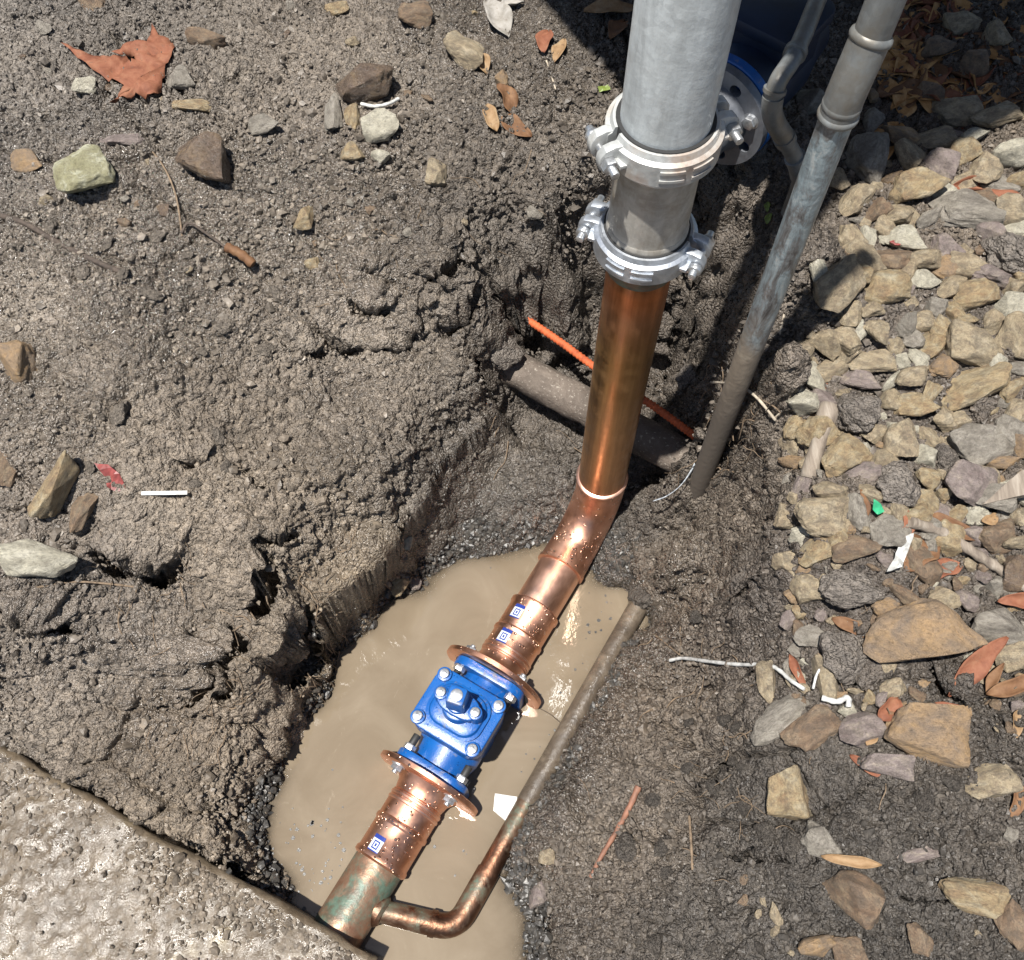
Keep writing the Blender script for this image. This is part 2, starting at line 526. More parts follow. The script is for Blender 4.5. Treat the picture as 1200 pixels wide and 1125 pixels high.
# ------------------------------------------------------------------ mesh helpers
def link(name, me, mat=None, parent=None, loc=None):
    o = bpy.data.objects.new(name, me)
    COL.objects.link(o)
    if mat is not None and me is not None:
        me.materials.append(MAT[mat] if isinstance(mat, str) else mat)
    if parent is not None:
        o.parent = parent
    if loc is not None:
        o.location = loc
    return o


def tag(o, label=None, cat=None, group=None, kind=None):
    if label:
        o['label'] = label
    if cat:
        o['category'] = cat
    if group:
        o['group'] = group
    if kind:
        o['kind'] = kind
    return o


def thing(name, label, cat, loc=(0, 0, 0), rz=0.0, group=None):
    o = bpy.data.objects.new(name, None)
    o.empty_display_size = 0.05
    COL.objects.link(o)
    o.location = loc
    o.rotation_euler = (0, 0, rz)
    return tag(o, label, cat, group)


def fast_mesh(name, co, quads=None, tris=None, smooth=True):
    me = bpy.data.meshes.new(name)
    faces = quads if quads is not None else tris
    k = faces.shape[1]
    me.vertices.add(len(co))
    me.vertices.foreach_set('co', np.ascontiguousarray(co, np.float32).ravel())
    me.loops.add(faces.size)
    me.loops.foreach_set('vertex_index', np.ascontiguousarray(faces, np.int32).ravel())
    me.polygons.add(len(faces))
    me.polygons.foreach_set('loop_start', np.arange(0, faces.size, k, dtype=np.int32))
    me.update(calc_edges=True)
    me.polygons.foreach_set('use_smooth', np.full(len(faces), smooth, bool))
    return me


def py_mesh(name, verts, faces, smooth=35):
    me = bpy.data.meshes.new(name)
    me.from_pydata([tuple(v) for v in verts], [], faces)
    bm = bmesh.new()
    bm.from_mesh(me)
    bmesh.ops.recalc_face_normals(bm, faces=bm.faces)
    bm.to_mesh(me)
    bm.free()
    if smooth:
        me.polygons.foreach_set('use_smooth', [True] * len(me.polygons))
        me.set_sharp_from_angle(angle=R(smooth))
    return me


def frame_for(d):
    d = Vector(d).normalized()
    up = Vector((0, 0, 1)) if abs(d.z) < 0.95 else Vector((1, 0, 0))
    x = up.cross(d).normalized()
    return x, d.cross(x).normalized(), d


def lathe_vf(profile, origin, axis, segs=48, a0=0.0, a1=2 * math.pi, xdir=None):
    """profile: (distance along axis, radius); full turn or an arc"""
    x, y, d = frame_for(axis)
    if xdir is not None:
        x = Vector(xdir).normalized()
        y = d.cross(x).normalized()
    full = abs(a1 - a0 - 2 * math.pi) < 1e-6
    n = segs if full else segs + 1
    vs_, fs = [], []
    for (s, r) in profile:
        for i in range(n):
            a = a0 + (a1 - a0) * i / segs
            vs_.append(Vector(origin) + d * s + (x * math.cos(a) + y * math.sin(a)) * r)
    m = len(profile)
    for j in range(m - 1):
        for i in range(segs if not full else n):
            i2 = (i + 1) % n
            fs.append((j * n + i, j * n + i2, (j + 1) * n + i2, (j + 1) * n + i))
    if full:
        if profile[0][1] > 1e-6:
            fs.append(tuple(range(n - 1, -1, -1)))
        if profile[-1][1] > 1e-6:
            fs.append(tuple((m - 1) * n + i for i in range(n)))
    else:
        fs.append(tuple(j * n for j in range(m)))
        fs.append(tuple(j * n + n - 1 for j in range(m - 1, -1, -1)))
    return vs_, fs


def lathe(name, profile, origin, axis, mat, parent=None, segs=48, smooth=35, **kw):
    v, f = lathe_vf(profile, origin, axis, segs, **kw)
    return link(name, py_mesh(name, v, f, smooth), mat, parent)


def tube_vf(path, radii, segs=12, cap=True):
    path = [Vector(p) for p in path]
    if not isinstance(radii, (list, tuple)):
        radii = [radii] * len(path)
    n = len(path)
    tang = []
    for i in range(n):
        a = path[max(0, i - 1)]
        b = path[min(n - 1, i + 1)]
        tang.append((b - a).normalized())
    x, y, _ = frame_for(tang[0])
    vs_, fs = [], []
    for i in range(n):
        if i:
            q = tang[i - 1].rotation_difference(tang[i])
            x = (q @ x).normalized()
        t = tang[i]
        x = (x - t * x.dot(t)).normalized()
        y = t.cross(x)
        for k in range(segs):
            a = 2 * math.pi * k / segs
            vs_.append(path[i] + (x * math.cos(a) + y * math.sin(a)) * radii[i])
    for i in range(n - 1):
        for k in range(segs):
            k2 = (k + 1) % segs
            fs.append((i * segs + k, i * segs + k2, (i + 1) * segs + k2, (i + 1) * segs + k))
    if cap:
        fs.append(tuple(range(segs - 1, -1, -1)))
        fs.append(tuple((n - 1) * segs + k for k in range(segs)))
    return vs_, fs


def tube(name, path, radii, mat, parent=None, segs=24, smooth=40):
    v, f = tube_vf(path, radii, segs)
    return link(name, py_mesh(name, v, f, smooth), mat, parent)


def catmull(pts, n=8):
    pts = [Vector(p) for p in pts]
    P = [pts[0] * 2 - pts[1]] + pts + [pts[-1] * 2 - pts[-2]]
    out = []
    for i in range(1, len(P) - 2):
        p0, p1, p2, p3 = P[i - 1:i + 3]
        for k in range(n):
            t = k / n
            out.append(0.5 * ((2 * p1) + (p2 - p0) * t + (2 * p0 - 5 * p1 + 4 * p2 - p3) * t * t + (3 * p1 - p0 - 3 * p2 + p3) * t ** 3))
    out.append(pts[-1])
    return out


def rrect(w, h, r, n=6):
    out = []
    for cx, cy, a0 in ((w / 2 - r, h / 2 - r, 0), (-w / 2 + r, h / 2 - r, 90), (-w / 2 + r, -h / 2 + r, 180), (w / 2 - r, -h / 2 + r, 270)):
        for i in range(n + 1):
            a = R(a0 + 90 * i / n)
            out.append((cx + r * math.cos(a), cy + r * math.sin(a)))
    return out


def prism_vf(outline, z0, z1, bev=0.0, M=None, taper=1.0):
    """outline in xy, extruded z0..z1 with a rounded rim at both ends, then moved by M"""
    c = Vector((sum(p[0] for p in outline) / len(outline), sum(p[1] for p in outline) / len(outline)))
    wid = max(abs(p[0] - c.x) for p in outline)
    hei = max(abs(p[1] - c.y) for p in outline)

    def ring(z, ins, k=1.0):
        sx = (wid - ins) / wid * k
        sy = (hei - ins) / hei * k
        return [Vector((c.x + (p[0] - c.x) * sx, c.y + (p[1] - c.y) * sy, z)) for p in outline]

    if bev > 0:
        b = bev
        rings = [ring(z0, b), ring(z0 + b * 0.3, b * 0.3), ring(z0 + b, 0), ring(z1 - b, 0, taper), ring(z1 - b * 0.3, b * 0.3, taper), ring(z1, b, taper)]
    else:
        rings = [ring(z0, 0), ring(z1, 0, taper)]
    n = len(outline)
    vs_, fs = [], []
    for rg in rings:
        vs_ += rg
    for j in range(len(rings) - 1):
        for i in range(n):
            i2 = (i + 1) % n
            fs.append((j * n + i, j * n + i2, (j + 1) * n + i2, (j + 1) * n + i))
    fs.append(tuple(range(n - 1, -1, -1)))
    fs.append(tuple((len(rings) - 1) * n + i for i in range(n)))
    if M is not None:
        vs_ = [M @ v for v in vs_]
    return vs_, fs


def prism(name, outline, z0, z1, mat, parent=None, bev=0.0, M=None, taper=1.0, smooth=40):
    v, f = prism_vf(outline, z0, z1, bev, M, taper)
    return link(name, py_mesh(name, v, f, smooth), mat, parent)


def circle(r, n=24, ph=0.0):
    return [(r * math.cos(2 * math.pi * i / n + ph), r * math.sin(2 * math.pi * i / n + ph)) for i in range(n)]


def merge(parts):
    V, Fc = [], []
    for v, f in parts:
        o = len(V)
        V += list(v)
        Fc += [tuple(i + o for i in q) for q in f]
    return V, Fc


def basis(o, x, y, z):
    return Matrix(((x[0], y[0], z[0], o[0]), (x[1], y[1], z[1], o[1]), (x[2], y[2], z[2], o[2]), (0, 0, 0, 1)))


# ------------------------------------------------------------------ numpy noise
def _hash(ix, iy, iz, seed):
    h = (ix.astype(np.uint32) * np.uint32(374761393) + iy.astype(np.uint32) * np.uint32(668265263)
         + iz.astype(np.uint32) * np.uint32(2147483647) + np.uint32(seed * 1274126177 & 0xffffffff))
    h = (h ^ (h >> np.uint32(13))) * np.uint32(1274126177)
    h = (h ^ (h >> np.uint32(16))) * np.uint32(2246822519)
    return h ^ (h >> np.uint32(15))


def vnoise(P, scale, seed=0):
    q = P * scale
    i = np.floor(q).astype(np.int32)
    f = (q - i).astype(np.float32)
    f = f * f * (3 - 2 * f)
    out = np.zeros(len(P), np.float32)
    for dx in (0, 1):
        wx = f[:, 0] if dx else 1 - f[:, 0]
        for dy in (0, 1):
            wy = f[:, 1] if dy else 1 - f[:, 1]
            for dz in (0, 1):
                wz = f[:, 2] if dz else 1 - f[:, 2]
                h = _hash(i[:, 0] + dx, i[:, 1] + dy, i[:, 2] + dz, seed).astype(np.float32) / 4294967295.0
                out += h * wx * wy * wz
    return out * 2 - 1


def fbm(P, scale, octv=4, seed=0, gain=0.5):
    o = np.zeros(len(P), np.float32)
    a = 1.0
    for k in range(octv):
        o += a * vnoise(P, scale * 2 ** k, seed + k * 17)
        a *= gain
    return o


def worley(P, scale, seed=0):
    """nearest, second nearest distance and a random value of the nearest cell"""
    q = (P * scale).astype(np.float32)
    i = np.floor(q).astype(np.int32)
    f = q - i
    d1 = np.full(len(P), 9.0, np.float32)
    d2 = np.full(len(P), 9.0, np.float32)
    rv = np.zeros(len(P), np.float32)
    for dx in (-1, 0, 1):
        for dy in (-1, 0, 1):
            for dz in (-1, 0, 1):
                h = _hash(i[:, 0] + dx, i[:, 1] + dy, i[:, 2] + dz, seed)
                ox = (h & np.uint32(1023)).astype(np.float32) / 1023.0
                oy = ((h >> np.uint32(10)) & np.uint32(1023)).astype(np.float32) / 1023.0
                oz = ((h >> np.uint32(20)) & np.uint32(1023)).astype(np.float32) / 1023.0
                d = (dx + ox - f[:, 0]) ** 2 + (dy + oy - f[:, 1]) ** 2 + (dz + oz - f[:, 2]) ** 2
                near = d < d1
                d2 = np.where(near, d1, np.minimum(d2, d))
                rv = np.where(near, ox * 0.5 + oz * 0.5, rv)
                d1 = np.where(near, d, d1)
    return np.sqrt(d1), np.sqrt(d2), rv


# ------------------------------------------------------------------ the ground with the trench
WATER_Z = -0.03
CTRL_PX = [
    # flat ground behind, and the bank on the viewer's left
    (0, 0, .60), (200, 0, .60), (400, 0, .60), (600, 0, .60), (700, 50, .60),
    (0, 150, .58), (200, 150, .58), (400, 150, .58), (580, 150, .57), (690, 170, .57),
    (0, 300, .54), (200, 300, .53), (400, 280, .51), (560, 240, .52), (650, 225, .52),
    (0, 450, .48), (150, 430, .48), (300, 400, .44), (450, 340, .44), (560, 300, .46), (645, 280, .46),
    (0, 600, .44), (150, 580, .41), (280, 520, .38), (400, 460, .35), (500, 405, .34), (585, 355, .36), (640, 320, .36),
    (570, 455, .25), (548, 500, .22), (505, 560, .21), (460, 615, .20), (395, 670, .20), (345, 730, .21), (305, 790, .21),
    (590, 495, .08), (575, 540, .09), (535, 605, .05), (490, 665, .01), (450, 705, -.02), (398, 768, -.035), (358, 850, -.035), (327, 930, -.035), (320, 1000, -.035), (345, 1060, -.04),
    (0, 720, .34), (100, 720, .31), (200, 690, .30), (280, 740, .25), (0, 800, .22), (120, 830, .19), (220, 850, .16), (285, 890, .09), (240, 940, .10), (305, 1000, .01), (330, 1040, .0),
    # mound at the far end of the trench, wall behind the riser
    (620, 540, .10), (655, 560, .085), (610, 595, .045), (560, 632, .0), (650, 615, .0), (690, 590, .03), (650, 500, .05), (600, 480, .06), (500, 690, -.04), (570, 660, -.05), (640, 645, -.05),
    (620, 420, .16), (600, 385, .26), (680, 400, .18), (690, 310, .32), (700, 235, .50), (760, 450, .11), (790, 380, .18), (800, 310, .34), (840, 240, .54), (815, 450, .24),
    (770, 540, .07), (745, 630, .01), (722, 680, -.02), (795, 555, .13), (830, 590, .19), (850, 520, .33), (890, 420, .56), (870, 340, .58), (880, 210, .60),
    # right bank
    (935, 440, .58), (1000, 300, .62), (1100, 200, .63), (1200, 100, .65), (900, 80, .61), (1000, 0, .63), (1200, 0, .65), (1100, 500, .58), (1200, 400, .61), (930, 590, .52), (1100, 650, .55), (1200, 600, .58),
    (890, 690, .42), (1000, 800, .49), (1150, 800, .53), (900, 850, .42), (1050, 950, .46), (1200, 950, .50), (950, 1050, .41), (1100, 1110, .45), (850, 1000, .33), (800, 1100, .26),
    (785, 670, .14), (835, 640, .25), (805, 780, .19), (785, 860, .19), (740, 900, .14), (700, 960, .09), (760, 980, .21),
    (680, 1050, .09), (612, 1080, -.035), (655, 1110, .06), (720, 1110, .14),
    # bed of the puddle
    (560, 710, -.14), (630, 760, -.14), (470, 780, -.14), (400, 930, -.14), (550, 960, -.14), (500, 1090, -.15), (395, 1020, -.13), (600, 860, -.14), (570, 1100, -.10),
]
CTRL_W = [(-2.2, 0.6, .52), (-2.2, 1.6, .6), (-2, 3, .62), (0, 3, .62), (2, 3, .66), (2.2, 1.6, .64), (2.1, .6, .6), (1.8, -.3, .54), (1, -.7, .47), (.5, -.4, .32),
          (.22, -.3, .06), (.02, -.3, -.13), (-.15, -.2, -.15), (-.35, -.15, -.12), (-.55, 0, -.02), (-.8, .1, .05), (-1.1, .2, .12), (-1.5, 0, .15), (-1, -.5, .1), (-.4, -.8, .1), (.4, -1.2, .3), (-2, -1, .3)]
GP = Vector((0.387, 0.916, 0.0))                      # foot of the weathered riser
B1 = at(534, 1089, -0.014)                            # corner of the bypass pipe
_d = (GP - B1).xy.normalized()
_r = Vector((_d.y, -_d.x))
for _t in (.16, .26, .36, .46, .56, .66, .76):
    for _o, _z in ((.024, -.012 if _t < .26 else .002), (.055, .02 if _t < .26 else .045), (-.035, -.085)):
        _p = B1.xy + _d * _t + _r * _o
        CTRL_W.append((_p.x, _p.y, _z))
CTRL_W += [(GP.x + .04, GP.y + .015, .50), (GP.x + .03, GP.y + .06, .47), (GP.x - .025, GP.y + .05, .30), (GP.x - .03, GP.y - .03, .10), (GP.x + .045, GP.y - .05, .34), (GP.x + .02, GP.y - .07, .2)]
C = np.array([tuple(at(a, b, z)) for a, b, z in CTRL_PX] + CTRL_W, np.float64)


def rbf_fit(xy, val, c=0.035, lam=1e-4):
    d = np.sqrt(((xy[:, None] - xy[None]) ** 2).sum(-1) + c * c)
    n = len(xy)
    A = np.zeros((n + 3, n + 3))
    A[:n, :n] = d - lam * np.eye(n)
    A[:n, n] = 1
    A[:n, n + 1:] = xy
    A[n, :n] = 1
    A[n + 1:, :n] = xy.T
    w = np.linalg.solve(A, np.concatenate([val, np.zeros(3)]))
    return w


def rbf_eval(w, xy, q, c=0.035):
    n = len(xy)
    out = np.zeros(len(q))
    for s in range(0, len(q), 40000):
        p = q[s:s + 40000]
        d = np.sqrt(((p[:, None, 0] - xy[None, :, 0]) ** 2 + (p[:, None, 1] - xy[None, :, 1]) ** 2 + c * c).astype(np.float32))
        out[s:s + 40000] = d @ w[:n].astype(np.float32) + w[n] + p @ w[n + 1:]
    return out


def axis_lines(a, b, step, far, g=1.12):
    core = np.arange(a, b + step * 0.5, step)
    out, s, x = [], step, b
    hi = []
    while x < far:
        s *= g
        x += s
        hi.append(x)
    lo, s, x = [], step, a
    while x > -far:
        s *= g
        x -= s
        lo.append(x)
    return np.concatenate([np.array(lo[::-1]), core, np.array(hi)])


GX = axis_lines(-1.20, 1.22, 0.0034, 25)
GY = axis_lines(-0.04, 2.06, 0.0034, 25)
nx, ny = len(GX), len(GY)
XX, YY = np.meshgrid(GX, GY)
Q = np.stack([XX.ravel(), YY.ravel()], 1)
wfit = rbf_fit(C[:, :2], C[:, 2])
inner = (np.abs(Q[:, 0]) < 2.6) & (Q[:, 1] > -1.6) & (Q[:, 1] < 3.4)
Hb = np.full(len(Q), 0.5)
Hb[inner] = rbf_eval(wfit, C[:, :2], Q[inner])
edge = np.clip(np.maximum(np.maximum(np.abs(Q[:, 0]) - 2.0, -0.9 - Q[:, 1]), Q[:, 1] - 2.8) / 0.5, 0, 1)
Hb = Hb * (1 - edge) + 0.6 * edge
Hb = np.clip(Hb, -0.2, 0.72)
# the footing stands in the soil: nothing rises above its top
SLZ = 0.085
E1, E2 = at(0, 872, SLZ), at(420, 1112, SLZ)
eu = (E2 - E1).normalized()
ev = Vector((eu.y, -eu.x, 0))
if ev.y > 0:
    ev = -ev
vd = (Q[:, 0] - E1.x) * ev.x + (Q[:, 1] - E1.y) * ev.y
ud = (Q[:, 0] - E1.x) * eu.x + (Q[:, 1] - E1.y) * eu.y
Hb = np.where(vd > -.6, np.minimum(Hb, np.where(vd > -.005, SLZ - .05, SLZ + .004 + np.maximum(0, -vd) * 1.5)), Hb)
u_end = (at(300, 1043, SLZ) - E1).length
lip = np.clip((u_end - ud) / .08, 0, 1) * np.clip(1 + (vd + .004) / .07, 0, 1) * (vd < -.004)
Hb = np.maximum(Hb, lip * (SLZ - .004) + (1 - lip) * -1)
# straight spade cut on the left of the trench
cA, cB = at(590, 470, .22), at(325, 775, .22)
cu = (cB - cA).normalized()
cn = Vector((-cu.y, cu.x, 0))
if cn.x < 0:
    cn = -cn
ca_ = (Q[:, 0] - cA.x) * cu.x + (Q[:, 1] - cA.y) * cu.y
wob_ = fbm(np.stack([Q[:, 0], Q[:, 1], np.zeros(len(Q))], 1).astype(np.float32), 7, 3, 501) * .010
cn_ = (Q[:, 0] - cA.x) * cn.x + (Q[:, 1] - cA.y) * cn.y + wob_
Lc = (cB - cA).length
win = np.clip(ca_ / .06, 0, 1) * np.clip((Lc - ca_) / .08, 0, 1)
floor_ = np.where(ca_ < Lc * .45, .085, -.05)
cap_ = np.maximum(.215 - np.maximum(cn_, 0) * 2.3, floor_)
m_ = (win > 0) & (cn_ > 0) & (cn_ < .16)
Hb = np.where(m_, np.minimum(Hb, cap_) * win + Hb * (1 - win), Hb)
m_ = (win > 0) & (cn_ <= 0) & (cn_ > -.14)
ed_ = .215 + np.minimum(-cn_, .14) * .5
Hb = np.where(m_, np.maximum(Hb, ed_) * win + Hb * (1 - win), Hb)

# hollows torn out of the banks: pixel, height there, radii along and across, depth, turn
HOLLOWS = [
        (165, 662, .33, .055, .032, .22, 0), (335, 748, .22, .060, .030, .20, 60), (300, 690, .26, .04, .022, .16, 60), (250, 770, .26, .05, .022, .13, 80), (205, 780, .27, .045, .020, .13, 85),
        (432, 352, .43, .030, .014, .09, 0), (395, 395, .40, .035, .016, .08, -20), (470, 400, .35, .045, .014, .08, 40), (540, 372, .36, .05, .016, .10, 40), (610, 312, .42, .045, .02, .10, 20),
        (355, 408, .40, .03, .010, .06, 0), (612, 486, .13, .10, .026, .09, -28), (795, 400, .14, .09, .045, .10, 60),
        (28, 712, .35, .06, .024, .16, -15), (330, 850, .14, .05, .02, .06, 60), (210, 760, .28, .03, .02, .07, 90), (300, 560, .36, .03, .012, .06, -40), (230, 540, .38, .025, .012, .06, 20),
        (800, 430, .18, .05, .05, .05, 0), (780, 360, .20, .06, .05, .06, 60), (1010, 790, .49, .04, .02, .05, -20), (1130, 800, .53, .04, .025, .06, -30),
           (262, 90, .585, .03, .008, .04, 10), (520, 330, .40, .04, .010, .07, 30), (655, 395, .22, .05, .014, .06, 10), (440, 300, .50, .035, .009, .06, -25), (330, 640, .28, .03, .012, .07, 20), (860, 790, .34, .04, .012, .06, 10), (900, 1000, .37, .05, .012, .06, -10), (960, 940, .40, .05, .012, .05, 15), (1050, 1040, .43, .05, .012, .05, -15), (830, 900, .27, .03, .010, .05, 20), (850, 700, .30, .03, .012, .06, -20)]
for (px, py, z, ra, rb, dep, ang) in HOLLOWS:
    c = at(px, py, z)
    a = R(ang)
    dx, dy = Q[:, 0] - c.x, Q[:, 1] - c.y
    u = (dx * math.cos(a) + dy * math.sin(a)) / ra
    v = (-dx * math.sin(a) + dy * math.cos(a)) / rb
    near = (np.abs(u) < 3.5) & (np.abs(v) < 3.5)
    wob = 1 + 0.35 * fbm(np.stack([Q[near, 0], Q[near, 1], np.zeros(near.sum())], 1), 30, 3, 5)
    Hb[near] -= dep * np.exp(-((u[near] ** 2 + v[near] ** 2) * wob) ** (3.0 if dep >= .13 else 1.8))

H2 = Hb.reshape(ny, nx)
gy_, gx_ = np.gradient(H2, GY, GX)
Nn = np.stack([-gx_.ravel(), -gy_.ravel(), np.ones(nx * ny)], 1)
Nn /= np.linalg.norm(Nn, axis=1)[:, None]
P3 = np.stack([Q[:, 0], Q[:, 1], Hb], 1)
core = (Q[:, 0] > -1.5) & (Q[:, 0] < 1.5) & (Q[:, 1] > -0.3) & (Q[:, 1] < 2.4)
Pc = P3[core].astype(np.float32)
warp = np.stack([fbm(Pc, 14, 3, 31), fbm(Pc, 14, 3, 41), fbm(Pc, 14, 3, 51)], 1) * 0.005
Pw = Pc + warp
low = fbm(Pc, 4.0, 4, 3) * 0.017 + fbm(Pc, 13, 4, 9) * 0.008
amp = np.clip(0.75 + 0.55 * fbm(Pc, 5, 3, 77), 0.2, 1.5)


def lumps(P, size, seed):
    f1, f2, rv = worley(P, 1.0 / size, seed)
    crev = np.clip((f2 - f1) * 4.0, 0, 1)
    return (np.sqrt(np.clip(1 - (f1 / 1.0) ** 2, 0, 1)) * (0.30 + 0.70 * rv) * (0.15 + 0.85 * crev)) - 0.45, rv


l0, _ = lumps(Pw + 1.1, 0.115, 6)
l1, _ = lumps(Pw, 0.048, 1)
l2, _ = lumps(Pw + 7.7, 0.021, 2)
l3, _ = lumps(Pw + 3.3, 0.0112, 3)
# cracks where the bank has been prised apart
k1, k2, _ = worley(Pw * np.array([0.6, 1.3, 1.0], np.float32), 1 / 0.16, 8)
crack = np.clip(1 - (k2 - k1) / 0.055, 0, 1) * np.clip(fbm(Pc, 3, 2, 15) * 1.5 + 0.3, 0, 1)
# smoother cut face along the left of the puddle, gritty mound behind
pxs = np.empty((len(Pc), 2), np.float32)
Zc = Pc[:, 1] * CP + (CAMH - Pc[:, 2]) * SP
pxs[:, 0] = 600 + FOC * Pc[:, 0] / Zc
pxs[:, 1] = 562.5 + FOC * (-Pc[:, 1] * SP + (CAMH - Pc[:, 2]) * CP) / Zc
slope = 1 - Nn[core][:, 2]
cut_a, cut_b = cA + cn * .03, cB + cn * .03
ab = cut_b - cut_a
tt = np.clip(((Pc[:, 0] - cut_a.x) * ab.x + (Pc[:, 1] - cut_a.y) * ab.y) / (ab.x ** 2 + ab.y ** 2), 0, 1)
dcut = np.hypot(Pc[:, 0] - cut_a.x - tt * ab.x, Pc[:, 1] - cut_a.y - tt * ab.y)
cutm = np.exp(-(dcut / 0.055) ** 2)
disp = low + l0 * 0.016 * np.clip(0.3 + 1.2 * fbm(Pc, 2.7, 2, 19), 0, 1) * (1 - cutm) + amp * (0.013 * l1 + 0.0160 * l2 * (1 - 0.6 * cutm)) + (0.6 + 0.4 * amp) * 0.0125 * l3 * (1 - 0.65 * cutm) - crack * 0.03 * (1 - cutm)
disp += fbm(Pc, 220, 2, 61) * 0.0014 * (1 - .8 * cutm)
lo_ = np.clip((0.02 - Pc[:, 2]) / 0.08, 0, 1)
disp *= 1 - 0.45 * lo_
D = fbm(P3.astype(np.float32), 3.0, 4, 3) * 0.02
D[core] = disp
Pd = P3 + Nn * D[:, None]
lat = np.stack([fbm(Pc, 34, 3, 401), fbm(Pc, 34, 3, 411)], 1) * 0.0065 + np.stack([vnoise(Pc, 110, 421), vnoise(Pc, 110, 431)], 1) * 0.0022
Pd[core, :2] += lat * ((1 - .5 * lo_) * (1 - .85 * cutm))[:, None]
for (px, py, z, ra, rb, dep, ang) in HOLLOWS:
    c = at(px, py, z)
    a = R(ang)
    dx, dy = Q[:, 0] - c.x, Q[:, 1] - c.y
    u = (dx * math.cos(a) + dy * math.sin(a)) / (ra * 1.25)
    v = (-dx * math.sin(a) + dy * math.cos(a)) / rb
    sel = (np.abs(u) < 1.8) & (v > 0) & (v < 9)
    t = np.clip((v[sel] - .35) / .75, 0, 1)
    jag = 1 + .5 * fbm(P3[sel].astype(np.float32), 28, 3, 441)
    sh_ = min(.045, rb * 1.2 + .012) * np.exp(-u[sel] ** 4) * t * t * (3 - 2 * t) * np.exp(-np.maximum(0, v[sel] - 1.3) / 2.2) * jag
    Pd[sel, 0] += math.sin(a) * sh_
    Pd[sel, 1] -= math.cos(a) * sh_
ii = np.arange(nx * ny).reshape(ny, nx)
quads = np.stack([ii[:-1, :-1].ravel(), ii[:-1, 1:].ravel(), ii[1:, 1:].ravel(), ii[1:, :-1].ravel()], 1)
gm = fast_mesh('ground', Pd, quads=quads)

# soil colour of the ground itself: grey clay on the left bank, dark loam on the right and at the trench end
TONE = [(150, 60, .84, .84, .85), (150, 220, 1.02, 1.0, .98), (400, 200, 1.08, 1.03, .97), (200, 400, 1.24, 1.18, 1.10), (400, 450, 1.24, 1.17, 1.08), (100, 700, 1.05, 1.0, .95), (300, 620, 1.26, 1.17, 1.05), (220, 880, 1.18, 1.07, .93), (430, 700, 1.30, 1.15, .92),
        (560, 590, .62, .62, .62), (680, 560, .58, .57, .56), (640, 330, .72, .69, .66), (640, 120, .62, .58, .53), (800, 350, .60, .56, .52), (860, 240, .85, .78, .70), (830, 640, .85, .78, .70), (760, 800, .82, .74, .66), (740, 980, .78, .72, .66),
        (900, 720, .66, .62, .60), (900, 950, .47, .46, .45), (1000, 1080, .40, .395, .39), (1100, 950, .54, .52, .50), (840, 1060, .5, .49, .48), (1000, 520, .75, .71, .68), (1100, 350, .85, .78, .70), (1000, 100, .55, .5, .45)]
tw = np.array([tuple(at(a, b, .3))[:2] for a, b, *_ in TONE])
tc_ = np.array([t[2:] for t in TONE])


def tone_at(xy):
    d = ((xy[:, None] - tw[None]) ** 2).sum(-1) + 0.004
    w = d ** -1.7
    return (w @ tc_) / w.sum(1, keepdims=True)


tone = np.full((nx * ny, 4), 0.85, np.float32)
tone[:, 3] = 1
idx = np.where(core)[0]
for s in range(0, len(idx), 50000):
    j = idx[s:s + 50000]
    tone[j, :3] = tone_at(Q[j])
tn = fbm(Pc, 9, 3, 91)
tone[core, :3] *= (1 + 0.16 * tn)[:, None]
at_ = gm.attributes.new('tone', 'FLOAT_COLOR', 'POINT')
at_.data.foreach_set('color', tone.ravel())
wet = np.zeros(nx * ny, np.float32)
wet[core] = np.clip((0.05 - Pd[core][:, 2] + 0.03 * fbm(Pc, 9, 3, 101)) / 0.07, 0, 1)
# seepage patches left and behind, where the clay stays damp
damp = np.clip(fbm(Pc, 2.2, 4, 111) * 1.0 + 0.35, 0, 1) * np.clip((0.3 - Pc[:, 0]) / 0.5, 0, 1) * 0.7
wet[core] = np.maximum(wet[core], damp)
_q = Pc[:, :2] - np.array(B1.xy)[None]
_al, _ac = _q @ np.array(_d), _q @ np.array(_r)
band = np.clip(1 - np.abs(_ac - .05) / .085, 0, 1) * np.clip((_al + .05) / .1, 0, 1) * np.clip((.9 - _al) / .2, 0, 1)
wet[core] = np.maximum(wet[core], np.clip(band * (1.1 + .5 * fbm(Pc, 12, 3, 121)), 0, 1) * .9)
aw = gm.attributes.new('wet', 'FLOAT', 'POINT')
aw.data.foreach_set('value', wet)
ground = link('ground', gm, 'soil')
tag(ground, kind='structure')

# height lookup of the finished ground
HZ = (Hb + D * Nn[:, 2]).reshape(ny, nx)


def gz(x, y):
    i = min(max(int(np.searchsorted(GX, x)) - 1, 0), nx - 2)
    j = min(max(int(np.searchsorted(GY, y)) - 1, 0), ny - 2)
    fx = (x - GX[i]) / (GX[i + 1] - GX[i])
    fy = (y - GY[j]) / (GY[j + 1] - GY[j])
    return float((HZ[j, i] * (1 - fx) + HZ[j, i + 1] * fx) * (1 - fy) + (HZ[j + 1, i] * (1 - fx) + HZ[j + 1, i + 1] * fx) * fy)


def gn(x, y, e=0.02):
    return Vector((gz(x - e, y) - gz(x + e, y), gz(x, y - e) - gz(x, y + e), 2 * e)).normalized()


def hit(px, py):
    """where the line of sight through a photo pixel meets the ground"""
    a = at(px, py, 0.62)
    b = at(px, py, -0.16)
    prev = 0.0
    for k in range(1, 161):
        t = k / 160
        p = a.lerp(b, t)
        if p.z <= gz(p.x, p.y):
            lo2, hi2 = prev, t
            for _ in range(12):
                m = (lo2 + hi2) / 2
                q = a.lerp(b, m)
                if q.z <= gz(q.x, q.y):
                    hi2 = m
                else:
                    lo2 = m
            return a.lerp(b, hi2)
        prev = t
    return b


